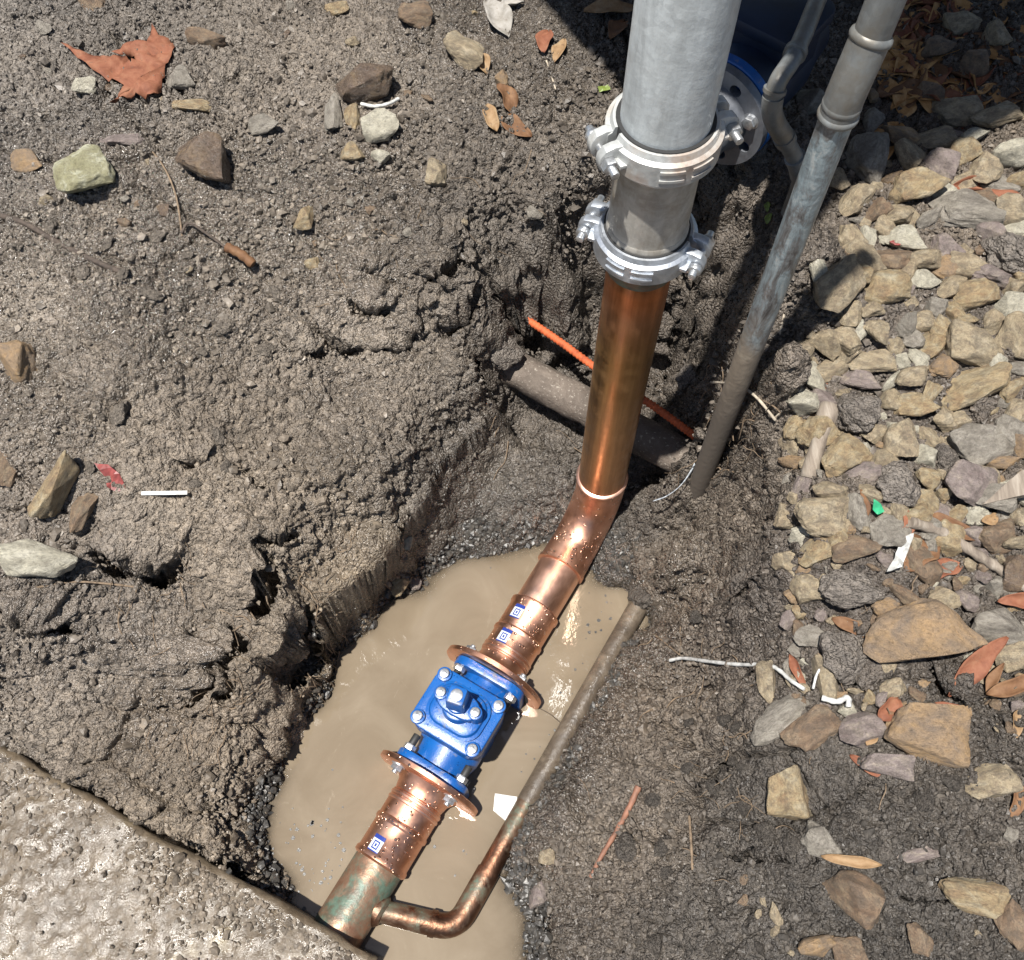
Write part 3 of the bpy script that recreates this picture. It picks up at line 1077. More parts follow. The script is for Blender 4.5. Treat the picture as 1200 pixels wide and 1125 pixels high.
# ------------------------------------------------------------------ muddy water
wx = np.arange(-0.80, 0.62, 0.01)
wy = np.arange(-0.50, 1.12, 0.01)
WX, WY = np.meshgrid(wx, wy)
WZ = np.full(WX.size, WATER_Z)
ji = np.clip(np.searchsorted(GX, WX.ravel()), 1, nx - 1)
jj = np.clip(np.searchsorted(GY, WY.ravel()), 1, ny - 1)
depth = np.clip(WATER_Z - HZ[jj, ji], 0, 0.3).astype(np.float32)
iw = np.arange(WX.size).reshape(WX.shape)
wq = np.stack([iw[:-1, :-1].ravel(), iw[:-1, 1:].ravel(), iw[1:, 1:].ravel(), iw[1:, :-1].ravel()], 1)
wm = fast_mesh('water', np.stack([WX.ravel(), WY.ravel(), WZ], 1), quads=wq)
wa = wm.attributes.new('depth', 'FLOAT', 'POINT')
wa.data.foreach_set('value', depth)
tag(link('water', wm, 'water'), kind='structure')

# ------------------------------------------------------------------ concrete footing in the near corner
ulen = np.arange(-0.9, (at(434, 1120, SLZ) - E1).length, 0.005)
prof = [(0.0, -0.36), (0.0, -0.2), (-.001, -0.08)] + [(0.0, -0.075 + 0.006 * i) for i in range(11)]
for i in range(8):
    a = R(90 * i / 7)
    prof.append((0.014 * (1 - math.cos(a)), -0.014 + 0.014 * math.sin(a)))
prof += [(0.014 + 0.005 * i, 0.0) for i in range(1, 150)]
pr = np.array(prof)
U_, K_ = np.meshgrid(ulen, np.arange(len(pr)))
base = np.array(E1)[None] + U_.ravel()[:, None] * np.array(eu)[None] + pr[K_.ravel(), 0][:, None] * np.array(ev)[None]
base[:, 2] = SLZ + pr[K_.ravel(), 1]
bf = base.astype(np.float32)
s1, _ = lumps(bf + 1.7, 0.02, 21)
s2, _ = lumps(bf + 4.1, 0.009, 22)
wv = fbm(bf, 5, 4, 23) * 0.005 + (s1 * 0.003 + s2 * .0028) * np.clip(0.45 + 1.2 * fbm(bf, 9, 3, 25), 0, 1) + fbm(bf, 60, 3, 27) * 0.0022
edge_w = fbm(bf * np.array([1, 1, 0.2], np.float32), 9, 4, 29) * 0.006
base[:, 2] += wv
base += np.array(ev)[None] * (edge_w * (pr[K_.ravel(), 0] < 0.05))[:, None]
ik = np.arange(U_.size).reshape(U_.shape)
sq = np.stack([ik[:-1, :-1].ravel(), ik[:-1, 1:].ravel(), ik[1:, 1:].ravel(), ik[1:, :-1].ravel()], 1)
# broken end face beside the old main
endi = ik[:, -1]
dn_ = base[endi].copy()
dn_[:, 2] = -0.36
k0 = len(base)
base = np.concatenate([base, dn_])
ci = np.arange(len(endi) - 1)
sq = np.concatenate([sq, np.stack([endi[ci], k0 + ci, k0 + ci + 1, endi[ci + 1]], 1)])
tag(link('concrete_footing', fast_mesh('concrete_footing', base, quads=sq), 'slab'), kind='structure')

# ------------------------------------------------------------------ pipework in the trench
V0 = Vector((0.191, 0.953, 0.0))                      # foot of the riser
A = (Vector((-0.3195, 0.0925, 0.0)) - V0).normalized()  # run of the buried main
AZ = math.atan2(A.y, A.x)
PR = 0.0495                                           # copper pipe radius
UP = Vector((0, 0, 1))


def on(t, z=0.0):
    return V0 + A * t + UP * z


# copper riser
o = thing('copper_riser', 'tall brown tarnished copper pipe rising from the elbow to the lower clamp', 'pipe', (V0.x, V0.y, 0.165))
lathe('pipe', [(0, PR * .9), (0, PR), (.735, PR), (.735, PR * .9)], (0, 0, 0), UP, 'copper_tarn', o, 64)
lathe('groove_end', [(.692, PR + .0004), (.694, PR + .0022), (.722, PR + .0022), (.726, PR + .0004)], (0, 0, 0), UP, 'copper_old', o, 64)
lathe('brazed_rim', [(-.006, PR + .001), (-.004, PR + .0052), (.003, PR + .0054), (.006, PR + .001)], (0, 0, 0), UP, 'copper_new', o, 64)

# copper elbow
o = thing('copper_elbow', 'shiny droplet-speckled copper elbow turning the riser into the buried main', 'pipe elbow', V0)
rb = 0.125
path = [UP * 0.166, UP * 0.15]
rad = [PR + .0035, PR + .0035]
for i in range(1, 16):
    a = R(90 * i / 16)
    path.append(A * (rb * (1 - math.cos(a))) + UP * (rb * (1 - math.sin(a)) + 0.02) if False else A * (rb - rb * math.cos(a)) + UP * (rb - rb * math.sin(a)))
    rad.append(PR + .0025)
path += [A * 0.135, A * 0.165]
rad += [PR + .0035, PR + .0035]
tube('bend', path, rad, 'copper_fit', o, 56)
lathe('socket_rim', [(.158, PR + .002), (.160, PR + .0060), (.168, PR + .0060), (.170, PR + .001)], (0, 0, 0), A, 'copper_fit', o, 56)

# short copper spool between elbow and flange adapter
o = thing('copper_pipe', 'short plain bright copper pipe between the elbow and the press fitting', 'pipe', on(0.14))
lathe('pipe', [(0, PR * .9), (0, PR), (.17, PR), (.17, PR * .9)], (0, 0, 0), A, 'copper_new', o, 56)


def sticker(parent, t, ang, w=.020, h=.028, r=PR + .0062):
    """printed paper label wrapped round the fitting; ang from straight up"""
    x = Vector((-A.y, A.x, 0))
    vs_, fs, uv = [], [], []
    n = 6
    for j in range(2):
        for i in range(n + 1):
            a = ang + (i / n - 0.5) * w / r
            vs_.append(A * (t + (j - .5) * h) + (UP * math.cos(a) + x * math.sin(a)) * (r + .0006))
            uv.append((i / n, j))
    for i in range(n):
        fs.append((i, i + 1, n + 2 + i, n + 1 + i))
    me = bpy.data.meshes.new('sticker')
    me.from_pydata(vs_, [], fs)
    l = me.uv_layers.new()
    for p in me.polygons:
        for li in p.loop_indices:
            l.data[li].uv = uv[me.loops[li].vertex_index]
    ob = link('sticker', me, 'sticker', parent)
    md = ob.modifiers.new('thick', 'SOLIDIFY')
    md.thickness = 0.0005
    return ob


def hexbolt(name, parent, p, d, mat='bolt', r=.011, h=.010, shank=.006, tail=.0):
    """hex head or nut at p, pointing along d, with a stub of thread"""
    x, y, z = frame_for(d)
    M = basis(p, x, y, z)
    parts = [prism_vf(circle(r, 6, rng.random()), 0, h, .0012, M), prism_vf(circle(r * 1.25, 20), -.002, .0005, 0, M)]
    if tail:
        parts.append(prism_vf(circle(shank, 14), h, h + tail, .001, M))
    v, f = merge(parts)
    return link(name, py_mesh(name, v, f, 35), mat, parent)


def copper_flange_adapter(name, label, t0, sgn, stick):
    """sleeve with press rings ending in a loose round flange whose face lies at t0; sgn points away from the valve"""
    o = thing(name, label, 'flange adapter', on(t0), 0)
    d = A * sgn
    # round flange plate with its bolt ears
    lathe('flange', [(0, .045), (0, .109), (.002, .1125), (.011, .1125), (.013, .109), (.013, .05)], (0, 0, 0), d, 'copper_fit', o, 64)
    lathe('neck', [(.010, .071), (.016, .066), (.028, .0565), (.045, .0525), (.07, .0525), (.07, .05)], (0, 0, 0), d, 'copper_fit', o, 56)
    lathe('sleeve', [(.045, .052), (.048, .0545), (.098, .0540), (.102, .0568), (.108, .0568), (.112, .0538), (.168, .0538), (.172, .0566), (.180, .0566), (.184, .0510), (.184, .05)],
          (0, 0, 0), d, 'copper_fit', o, 56)
    for q in (.050, .060):
        lathe('press_ring', [(q, .0540), (q + .002, .0562), (q + .006, .0562), (q + .008, .0540)], (0, 0, 0), d, 'copper_new', o, 56)
    for (t, a) in stick:
        sticker(o, t * sgn, a, w=.024, h=.032, r=.0546)
    return o


copper_flange_adapter('flange_adapter', 'copper press fitting with two printed stickers and round flange above the blue valve', 0.457, -1, [(.083, -.35), (.143, -.42)])
copper_flange_adapter('flange_adapter', 'copper press fitting with round flange below the blue valve, joining the green-stained pipe', 0.693, 1, [(.155, -.30)])

# lower, older main with its small branch
o = thing('patina_main', 'old copper main with green patina running under the concrete edge', 'pipe', on(0.86))
lathe('pipe', [(0, PR * .9), (0, PR + .0005), (.75, PR + .0005), (.75, PR * .9)], (0, 0, 0), A, 'copper_old', o, 56)
bx = Vector((-A.y, A.x, 0))
if bx.x < 0:
    bx = -bx
lathe('branch_collar', [(.036, .030), (.052, .030), (.058, .024)], A * .083, bx, 'copper_mud', o, 32)

# bypass: branch, elbow, run along the right edge of the puddle
B0 = on(0.943) + bx * 0.045
o = thing('bypass_pipe', 'thin muddy copper bypass pipe along the right edge of the brown water', 'pipe', B1)
rb2 = .0205
dA = (B1 - B0).normalized()
dB = (GP - B1)
dB.z = 0
dB.normalize()
pth = [B0 - B1, -dA * 0.036]
for i in range(1, 9):
    t = i / 9
    pth.append((-dA * 0.036) * (1 - t) ** 2 + dB * 0.036 * t * t)
pth += [dB * 0.036, dB * 0.12]
tube('branch_elbow', pth, [rb2] + [rb2 + .0022] * (len(pth) - 2) + [rb2 + .0022], 'copper_mud', o, 28)
tube('socket_bead', [-dA * .050, -dA * .038], [rb2 + .0042] * 2, 'copper_mud', o, 28)
tube('pipe', [dB * 0.10, dB * 0.19, dB * 0.27], rb2, 'copper_mud', o, 28)
tube('buried_pipe', [dB * 0.265, dB * 0.5 + UP * .002, dB * ((GP - B1).length - .02) + UP * .004], rb2 + .0012, 'mudded', o, 28)

# ------------------------------------------------------------------ blue gate valve
vc = on(0.575)
o = thing('gate_valve', 'glossy blue gate valve with bolted bonnet sitting half in the water', 'valve', vc, AZ)
X, Y, Z = Vector((1, 0, 0)), Vector((0, 1, 0)), Vector((0, 0, 1))


def Mx(x0):
    """outline x -> across, outline y -> up, extrusion -> along the pipe"""
    return basis((x0, 0, 0), Y, Z, X)


# barrel and bowl of the body
v1 = lathe_vf([(-.115, .05), (-.115, .058), (-.07, .060), (-.05, .066), (.05, .066), (.07, .060), (.115, .058), (.115, .05)], (0, 0, 0), X, 48)
v2 = prism_vf(rrect(.108, .132, .045, 8), -.095, .118, .012)
v3 = prism_vf(rrect(.124, .150, .026, 8), .098, .126, .004)
v, f = merge([v1, v2, v3])
link('body', py_mesh('body', v, f, 40), 'blue', o)
for s in (-1, 1):
    fl = rrect(.158, .158, .040, 8)
    M = Mx(-.1175 if s < 0 else .0985)
    fo = prism('end_flange', fl, 0, .019, 'blue', o, .0025, M)
    prism('gasket', circle(.088, 40), 0, .003, 'rubber', fo, 0, Mx(-.1203 if s < 0 else .1177))
# bonnet: flanged plate, dome, gland
plate = prism('bonnet', rrect(.126, .153, .027, 8), .1275, .146, 'blue', o, .004)
v, f = merge([prism_vf(rrect(.094, .118, .034, 8), .144, .166, .010, None, .9), prism_vf(circle(.033, 36), .155, .186, .004, Matrix.Translation((-.004, 0, 0)), .92)])
link('bonnet_dome', py_mesh('bonnet_dome', v, f, 40), 'blue', plate)
# gland flange with two ears, seen below the stem
gl = thing_pts = []
for i in range(40):
    a = 2 * math.pi * i / 40
    rx = .0245 + .020 * abs(math.sin(a)) ** 3
    gl.append((rx * math.cos(a) * (1 if abs(math.sin(a)) < .9 else 1), rx * math.sin(a)))
Tg = Matrix.Translation((-.004, 0, 0))
gland = prism('gland', gl, .184, .199, 'blue', o, .003, Tg)
v, f = prism_vf(circle(.022, 28), .197, .208, .003, Tg)
link('gland_ring', py_mesh('gland_ring', v, f, 40), 'blue', gland)
stem = prism('stem_nut', rrect(.037, .037, .005, 3), .206, .256, 'blue', o, .003, Tg @ Matrix.Rotation(R(12), 4, 'Z'), .9)
v, f = prism_vf(circle(.0118, 24), .255, .2575, .0012, Tg)
link('stem_screw', py_mesh('stem_screw', v, f, 40), 'bolt', stem)
for sx in (-1, 1):
    for sy in (-1, 1):
        c = (sx * .0475, sy * .061)
        v, f = prism_vf(circle(.0145, 20), .144, .153, .002, Matrix.Translation((c[0], c[1], 0)))
        bs = link('bolt_boss', py_mesh('bolt_boss', v, f, 40), 'blue', o)
        v, f = merge([prism_vf(circle(.0098, 20), .152, .160, .002, Matrix.Translation((c[0], c[1], 0))),
                      prism_vf(circle(.0045, 8), .159, .1615, .0008, Matrix.Translation((c[0], c[1], 0)))])
        link('bonnet_bolt', py_mesh('bonnet_bolt', v, f, 40), 'bolt', bs)
for sy in (-1, 1):
    Tb = Tg @ Matrix.Translation((0, sy * .0375, 0))
    v, f = prism_vf(circle(.0135, 20), .166, .203, .002, Tb)
    bs = link('gland_lug', py_mesh('gland_lug', v, f, 40), 'blue', o)
    v, f = merge([prism_vf(circle(.0095, 20), .202, .210, .002, Tb), prism_vf(circle(.0045, 8), .2095, .2115, .0008, Tb)])
    link('gland_bolt', py_mesh('gland_bolt', v, f, 40), 'bolt', bs)
# flange bolts with black coated studs on the body side
for s in (-1, 1):
    for (yy, zz) in ((-.060, .058), (.060, .058), (-.060, -.058), (.060, -.058)):
        bo = hexbolt('flange_bolt', o, Vector((s * .1325, yy, zz)), X * s, r=.0125, h=.010, tail=.006)
        if zz > 0:
            v, f = merge([prism_vf(circle(.0125, 6), 0, .012, .0012, basis((s * .098, yy, zz), Y, Z, X * -s))])
            link('nut', py_mesh('nut', v, f, 35), 'bolt', bo)
            v, f = prism_vf(circle(.0078, 16), .011, .034, .001, basis((s * .098, yy, zz), Y, Z, X * -s))
            link('stud', py_mesh('stud', v, f, 35), 'rubber', bo)

# ------------------------------------------------------------------ galvanised riser, spool and clamps
o = thing('steel_spool', 'dull muddy steel pipe piece between the two clamps', 'pipe', (V0.x, V0.y, .905))
lathe('pipe', [(0, .05), (0, .0565), (.225, .0565), (.225, .05)], (0, 0, 0), UP, 'spool', o, 64)
lathe('bead', [(.030, .0568), (.034, .0585), (.046, .0585), (.050, .0568)], (0, 0, 0), UP, 'spool', o, 64)

o = thing('galvanised_riser', 'thick pale grey galvanised pipe standing above the upper clamp', 'pipe', (V0.x, V0.y, 1.13))
gp = [UP * 0.0, UP * .52]
for i in range(1, 9):
    a = R(90 * i / 8)
    gp.append(UP * (.52 + .14 * math.sin(a)) + Vector((.6, .8, 0)) * (.14 * (1 - math.cos(a))))
gp.append(gp[-1] + Vector((.6, .8, 0)) * .8)
tube('pipe', gp, .0572, 'galv', o, 64)
lathe('rolled_end', [(.0, .0575), (.003, .0592), (.006, .0575)], (0, 0, 0), UP, 'galv', o, 64)


def clamp(name, label, z, lug_dir, mat, tiltz=0.0, rc=.0572):
    """two-piece grooved coupling: halves, lugs, tangential bolts"""
    o = thing(name, label, 'pipe clamp', (V0.x, V0.y, z))
    x = Vector((lug_dir[0], lug_dir[1], 0)).normalized()
    y = UP.cross(x)
    prof = [(-.027, rc + .001), (-.027, rc + .009), (-.019, rc + .012), (-.016, rc + .0175), (.016, rc + .0175), (.019, rc + .012), (.027, rc + .009), (.027, rc + .001)]
    for s in (0, 1):
        parts = [lathe_vf(prof, (0, 0, 0), UP, 40, R(5), R(175), x if s == 0 else -x)]
        yy = y if s == 0 else -y
        for e in (-1, 1):
            # lug: flat ear standing off the ring end
            ol = [(.058, -.020), (.076, -.021), (.088, -.018), (.095, -.009), (.096, .0), (.095, .009), (.088, .018), (.076, .021), (.058, .020)]
            M = basis(yy * .0075, x * e, UP, yy)
            parts.append(prism_vf(ol, 0, .0135, .002, M))
            rib = [(.060, -.004), (.076, -.004), (.076, .004), (.060, .004)]
            M2 = basis(yy * .020, x * e, UP, yy)
            parts.append(prism_vf(rib, 0, .016, .001, M2, .8))
        v, f = merge(parts)
        h = link('housing', py_mesh('housing', v, f, 35), mat, o)
        # raised casting bars on the outside of each half
        for a0, a1 in ((R(62), R(86)), (R(94), R(118))):
            for zb in (-.008, .006):
                v, f = lathe_vf([(zb, rc + .017), (zb, rc + .0195), (zb + .004, rc + .0195), (zb + .004, rc + .017)], (0, 0, 0), UP, 10, a0, a1, x if s == 0 else -x)
                link('cast_bar', py_mesh('cast_bar', v, f, 35), mat, h)
    for e in (-1, 1):
        c = x * (e * .0845)
        dd = -y if e < 0 else y
        M = basis(c, x, UP, y)
        b = link('bolt', py_mesh('bolt', *merge([prism_vf(circle(.0058, 16), -.042, .046, .001, M), prism_vf(circle(.0105, 20), -.033, -.0215, .004, M)]), 40), 'bolt', o)
        v, f = merge([prism_vf(circle(.0112, 6), .0215, .033, .0015, M)])
        link('nut', py_mesh('nut', v, f, 35), 'bolt', b)
    lathe('gasket', [(-.0285, rc + .0005), (-.0285, rc + .005), (-.026, rc + .006), (.026, rc + .006), (.0285, rc + .005), (.0285, rc + .0005)], (0, 0, 0), UP, 'rubber', o, 48)
    return o


clamp('pipe_clamp', 'white-filmed pipe clamp with rust stain under the thick galvanised pipe', 1.112, (-.95, -.35), 'galv_white')
clamp('pipe_clamp', 'bright zinc pipe clamp just above the tall copper pipe', .918, (.92, -.40), 'galv_bright', rc=.0562)

# ------------------------------------------------------------------ weathered pipes on the right
gz0 = -0.02
o = thing('weathered_riser', 'long grey weathered pipe slanting up the right bank with mud on its lower half', 'pipe', (GP.x, GP.y, gz0))
rg = .0208
tube('pipe', [(0, 0, 0), (0, 0, .3), (0, 0, .7), (0, 0, 1.21)], rg, 'mud_pipe', o, 32)
fit = [Vector((0, 0, 1.195)), Vector((0, 0, 1.225)), Vector((.002, .002, 1.25)), Vector((.005, .006, 1.27)), Vector((.009, .012, 1.295))]
tube('bend_fitting', fit, rg + .0022, 'grey_pipe', o, 32)
tube('upper_pipe', [fit[-1], fit[-1] + Vector((.02, .03, .5))], rg, 'grey_pipe', o, 32)


def bead(name, c, d, r, parent, h=.0034, t=.006):
    """rounded lip of a pipe socket"""
    return lathe(name, [(-t, r), (-t * .6, r + h * .75), (0, r + h), (t * .6, r + h * .75), (t, r)], c, d, 'grey_pipe', parent, 32)


bead('socket_rim', (0, 0, 1.197), UP, rg + .001, o)
bead('socket_rim', (0, 0, 1.212), UP, rg + .001, o, .002)
bead('socket_rim', fit[-1], Vector((.2, .25, 1)), rg + .001, o)

q0 = at_y(938, 205, 1.30)
pts = [q0 + Vector((0.004, 0, -.10)), q0, at_y(921, 165, 1.29), at_y(907, 140, 1.275), at_y(905, 120, 1.27), at_y(912, 95, 1.28), at_y(928, 70, 1.32), at_y(944, 35, 1.39), at_y(958, 0, 1.47), at_y(985, -60, 1.66)]
o = thing('weathered_branch_pipe', 'thinner dark grey pipe with an elbow diving behind the long grey pipe', 'pipe', q0)
cp = [p - q0 for p in catmull(pts, 6)]
tube('pipe', cp, .0150, 'grey_pipe', o, 24)
n_ = len(cp)
for a, b, nm in ((6, 9, 'socket_rim'), (12, 13, 'socket_rim'), (13, 26, 'elbow_fitting'), (27, 28, 'socket_rim'), (37, 38, 'socket_rim')):
    tube(nm, cp[a:b + 1], .0150 + (.0040 if 'rim' in nm else .0024), 'grey_pipe', o, 24)

# old clay pipe crossing the end of the trench and the orange conduit above it
ca, cb = at(525, 391, .17), at(905, 592, .14)
cd = (cb - ca).normalized()
o = thing('clay_pipe', 'old brown earthen pipe crossing the trench behind the copper riser', 'pipe', ca)
n_ = 40
path = [(cb - ca) * (i / n_) for i in range(n_ + 1)]
v, f = tube_vf(path, [.041 + .0016 * math.sin(i * 1.7) + .001 * math.sin(i * 4.1) for i in range(n_ + 1)], 40)
v = [p + Vector((mnoise.noise(p * 30), mnoise.noise(p * 30 + Vector((5, 5, 5))), mnoise.noise(p * 30 + Vector((9, 2, 1))))) * .005 + Vector((0, 0, 1)) * mnoise.noise(p * 85) * .003 for p in v]
link('pipe', py_mesh('pipe', v, f, 60), 'clay', o)

oa, ob_ = at(618, 375, .245), at(834, 524, .235)
od = (ob_ - oa).normalized()
o = thing('orange_conduit', 'thin orange ribbed conduit lying above the earthen pipe behind the copper riser', 'conduit', oa)
L = (ob_ - oa).length
n_ = 220
path = [od * (L * i / n_) + UP * (.003 * math.sin(i * .05)) for i in range(n_ + 1)]
rr = [.0075 + (.0014 if (i % 4) < 2 else 0) for i in range(n_ + 1)]
link('ribbed_tube', py_mesh('ribbed_tube', *tube_vf(path, rr, 14), 60), 'orange', o)

# grey strip tied to the conduit end
sp = catmull([at(824, 522, .29), at(815, 544, .265), at(800, 567, .24), at(782, 581, .215), at(766, 587, .20)], 6)
sv, sf = [], []
for i, p in enumerate(sp):
    w = .007 * (1 - .75 * i / (len(sp) - 1)) + .001
    s_ = Vector((.75, .66, 0))
    sv += [p + s_ * w, p - s_ * w]
    if i:
        sf.append((2 * i - 2, 2 * i - 1, 2 * i + 1, 2 * i))
ob2 = link('foil_strip', py_mesh('foil_strip', [p - sp[0] for p in sv], sf, 60), 'strip', None, sp[0])
ob2.modifiers.new('thick', 'SOLIDIFY').thickness = .0012
tag(ob2, 'mottled grey strip hanging from the end of the orange conduit', 'strip')

# ------------------------------------------------------------------ flange and blue valve behind the galvanised riser
fc = at_y(836, 136, 1.40)
fd = Vector((.62, .78, 0)).normalized()
o = thing('flanged_valve', 'blue valve with shade painted on its body and grey bolted flange half hidden behind the galvanised pipe', 'valve', fc)
x, y, z = frame_for(fd)
# flange drilled with bolt holes: built as an outer disc and recessed dark bores
nseg = 64
pcd, hr = .078, .0115
bm = bmesh.new()
hole_c = [(pcd * math.cos(R(22.5 + 45 * i)), pcd * math.sin(R(22.5 + 45 * i))) for i in range(8)]
outer = [bm.verts.new((.102 * math.cos(2 * math.pi * i / nseg), .102 * math.sin(2 * math.pi * i / nseg), 0)) for i in range(nseg)]
edges = [bm.edges.new((outer[i], outer[(i + 1) % nseg])) for i in range(nseg)]
for cx, cy in hole_c:
    h = [bm.verts.new((cx + hr * math.cos(2 * math.pi * i / 16), cy + hr * math.sin(2 * math.pi * i / 16), 0)) for i in range(16)]
    edges += [bm.edges.new((h[i], h[(i + 1) % 16])) for i in range(16)]
bmesh.ops.triangle_fill(bm, use_beauty=True, edges=edges)
ext = bmesh.ops.extrude_face_region(bm, geom=list(bm.faces))
bmesh.ops.translate(bm, vec=(0, 0, .018), verts=[e for e in ext['geom'] if isinstance(e, bmesh.types.BMVert)])
bmesh.ops.recalc_face_normals(bm, faces=bm.faces)
bmesh.ops.transform(bm, matrix=basis((0, 0, 0), x, y, z), verts=bm.verts)
me = bpy.data.meshes.new('flange')
bm.to_mesh(me)
bm.free()
link('flange', me, 'dark_flange', o)
lathe('hub', [(-.10, .05), (-.10, .057), (-.03, .057), (-.012, .066), (.0, .068)], (0, 0, 0), fd, 'dark_flange', o, 48)
lathe('valve_flange', [(.021, .06), (.021, .102), (.023, .104), (.040, .104), (.042, .100), (.042, .07)], (0, 0, 0), fd, 'blue', o, 64)
v, f = merge([lathe_vf([(.04, .062), (.06, .070), (.11, .082), (.20, .082), (.26, .068), (.30, .064)], (0, 0, 0), fd, 40),
              prism_vf(rrect(.13, .15, .03, 6), .0, .10, .006, basis(fd * .17, *(lambda d: (d, UP.cross(d), UP))(fd))),
              prism_vf(rrect(.15, .17, .03, 6), .10, .125, .005, basis(fd * .17, *(lambda d: (d, UP.cross(d), UP))(fd)))])
link('body', py_mesh('body', v, f, 40), 'blue_shaded', o)
for i, (cx, cy) in enumerate(hole_c):
    if i in (1, 3, 6):
        b = hexbolt('flange_bolt', o, x * cx + y * cy + fd * .0, -fd, r=.0125, h=.011)
    if i in (2, 5):
        hexbolt('flange_nut', o, x * cx * 1.0 + y * cy + fd * .042, fd, r=.0125, h=.012, tail=.008)

# ------------------------------------------------------------------ canopy added outside the picture, its outline shaped to shade the far right corner
rz_ = 1.78
dl = (rz_ - .6)
sh = Vector((-SUN.x / SUN.z * dl, -SUN.y / SUN.z * dl, 0))
poly = [Vector(p) - sh for p in ((.34, 1.44, 0), (.58, 1.33, 0), (.74, 1.35, 0), (1.0, 1.50, 0), (1.25, 1.64, 0), (2.4, 2.1, 0), (2.4, 4.0, 0), (-.5, 4.0, 0), (.02, 1.95, 0))]
o = thing('added_shade_caster', 'added canopy over the pipework beyond the top edge of the view', 'shade_caster', (0, 0, 0))
v, f = prism_vf([(p.x, p.y) for p in poly], rz_, rz_ + .03, 0)
link('shade_sheet', py_mesh('shade_sheet', v, f, 0), 'shade_caster_steel', o)
for (px_, py_) in ((0.1, 3.2), (2.0, 3.3), (1.9, 2.6)):
    tube('added_post', [(px_, py_, .4), (px_, py_, rz_)], .025, 'shade_caster_steel', o, 16)

# ------------------------------------------------------------------ stones
def stone_proto(i, kind='angular'):
    r = random.Random(500 + i)
    bm = bmesh.new()
    n = r.randint(13, 20) if kind == 'angular' else 40
    for _ in range(n):
        d = Vector((r.gauss(0, 1), r.gauss(0, 1), r.gauss(0, 1))).normalized()
        p = 3.6 if kind == 'angular' else 2.4
        k = (abs(d.x) ** p + abs(d.y) ** p + abs(d.z) ** p) ** (-1 / p)
        d = d * k * r.uniform(0.82, 1.0)
        bm.verts.new(d)
    h = bmesh.ops.convex_hull(bm, input=bm.verts)
    bmesh.ops.delete(bm, geom=[g for g in h['geom_interior'] if isinstance(g, bmesh.types.BMVert)], context='VERTS')
    bmesh.ops.dissolve_limit(bm, angle_limit=R(14), verts=bm.verts, edges=bm.edges)
    bmesh.ops.bevel(bm, geom=list(bm.edges), offset=0.07 if kind == 'angular' else .12, segments=2, affect='EDGES', profile=0.6)
    bmesh.ops.triangulate(bm, faces=bm.faces)
    for _ in range(4):
        lg = [e for e in bm.edges if e.calc_length() > 0.17]
        if not lg:
            break
        bmesh.ops.subdivide_edges(bm, edges=lg, cuts=1)
        bmesh.ops.triangulate(bm, faces=bm.faces)
    o = Vector((i * 3.1, i * 1.7, i))
    for v in bm.verts:
        c = v.co
        nn = mnoise.noise(c * 1.4 + o) * .13 + mnoise.noise(c * 3.7 + o) * .06 + mnoise.noise(c * 9 + o) * .025
        if kind == 'clod':
            nn += (0.5 - mnoise.voronoi(c * 2.0 + o)[0][0]) * .35 + (0.4 - mnoise.voronoi(c * 5 + o)[0][0]) * .16 + mnoise.noise(c * .9 + o) * .25
        v.co = c * (1 + nn)
    # bedding steps: some stones split in layers
    if kind == 'angular' and i % 3 == 0:
        for v in bm.verts:
            z = v.co.z * 3.0 + mnoise.noise(v.co * 2 + o) * .5
            v.co.x *= 1 + .018 * (1 if (z - math.floor(z)) > .5 else -1)
            v.co.y *= 1 + .018 * (1 if (z - math.floor(z)) > .5 else -1)
    bmesh.ops.recalc_face_normals(bm, faces=bm.faces)
    xs = [max(abs(v.co[k]) for v in bm.verts) for k in range(3)]
    for v in bm.verts:
        v.co = Vector((v.co.x / xs[0], v.co.y / xs[1], v.co.z / xs[2]))
    me = bpy.data.meshes.new('stone')
    bm.to_mesh(me)
    bm.free()
    me.polygons.foreach_set('use_smooth', [True] * len(me.polygons))
    me.set_sharp_from_angle(angle=R(32))
    me.materials.append(MAT['tan'])
    return me


PROTO = [stone_proto(i) for i in range(26)]
CLOD = [stone_proto(60 + i, 'clod') for i in range(6)]


def stone(name, px, py, w, h, rot, mat, label, cat='stone', group=None, sink=.30, thick=.62, tilt=14):
    p = hit(px, py)
    s = pxm(p)
    sx, sy = w / s / 2, h / s / 2
    sz = min(sx, sy) * thick * rng.uniform(.85, 1.15)
    me = rng.choice(CLOD) if mat.startswith('clod') else rng.choice(PROTO)
    o = bpy.data.objects.new(name, me)
    COL.objects.link(o)
    o.material_slots[0].link = 'OBJECT'
    o.material_slots[0].material = MAT[mat]
    n = gn(p.x, p.y, .03)
    n = (n + Vector((0, 0, .6))).normalized()
    q = UP.rotation_difference(n) @ Quaternion((0, 0, 1), R(rot)) @ Quaternion((1, 0, 0), R(rng.uniform(-tilt, tilt))) @ Quaternion((0, 1, 0), R(rng.uniform(-tilt, tilt)))
    o.rotation_mode = 'QUATERNION'
    o.rotation_quaternion = q
    o.scale = (sx * 1.12, sy * 1.12, sz * 1.1)
    z = gz(p.x, p.y)
    o.location = Vector((p.x, p.y, z)) + n * (sz * (1 - 2 * sink))
    return tag(o, label, cat, group)


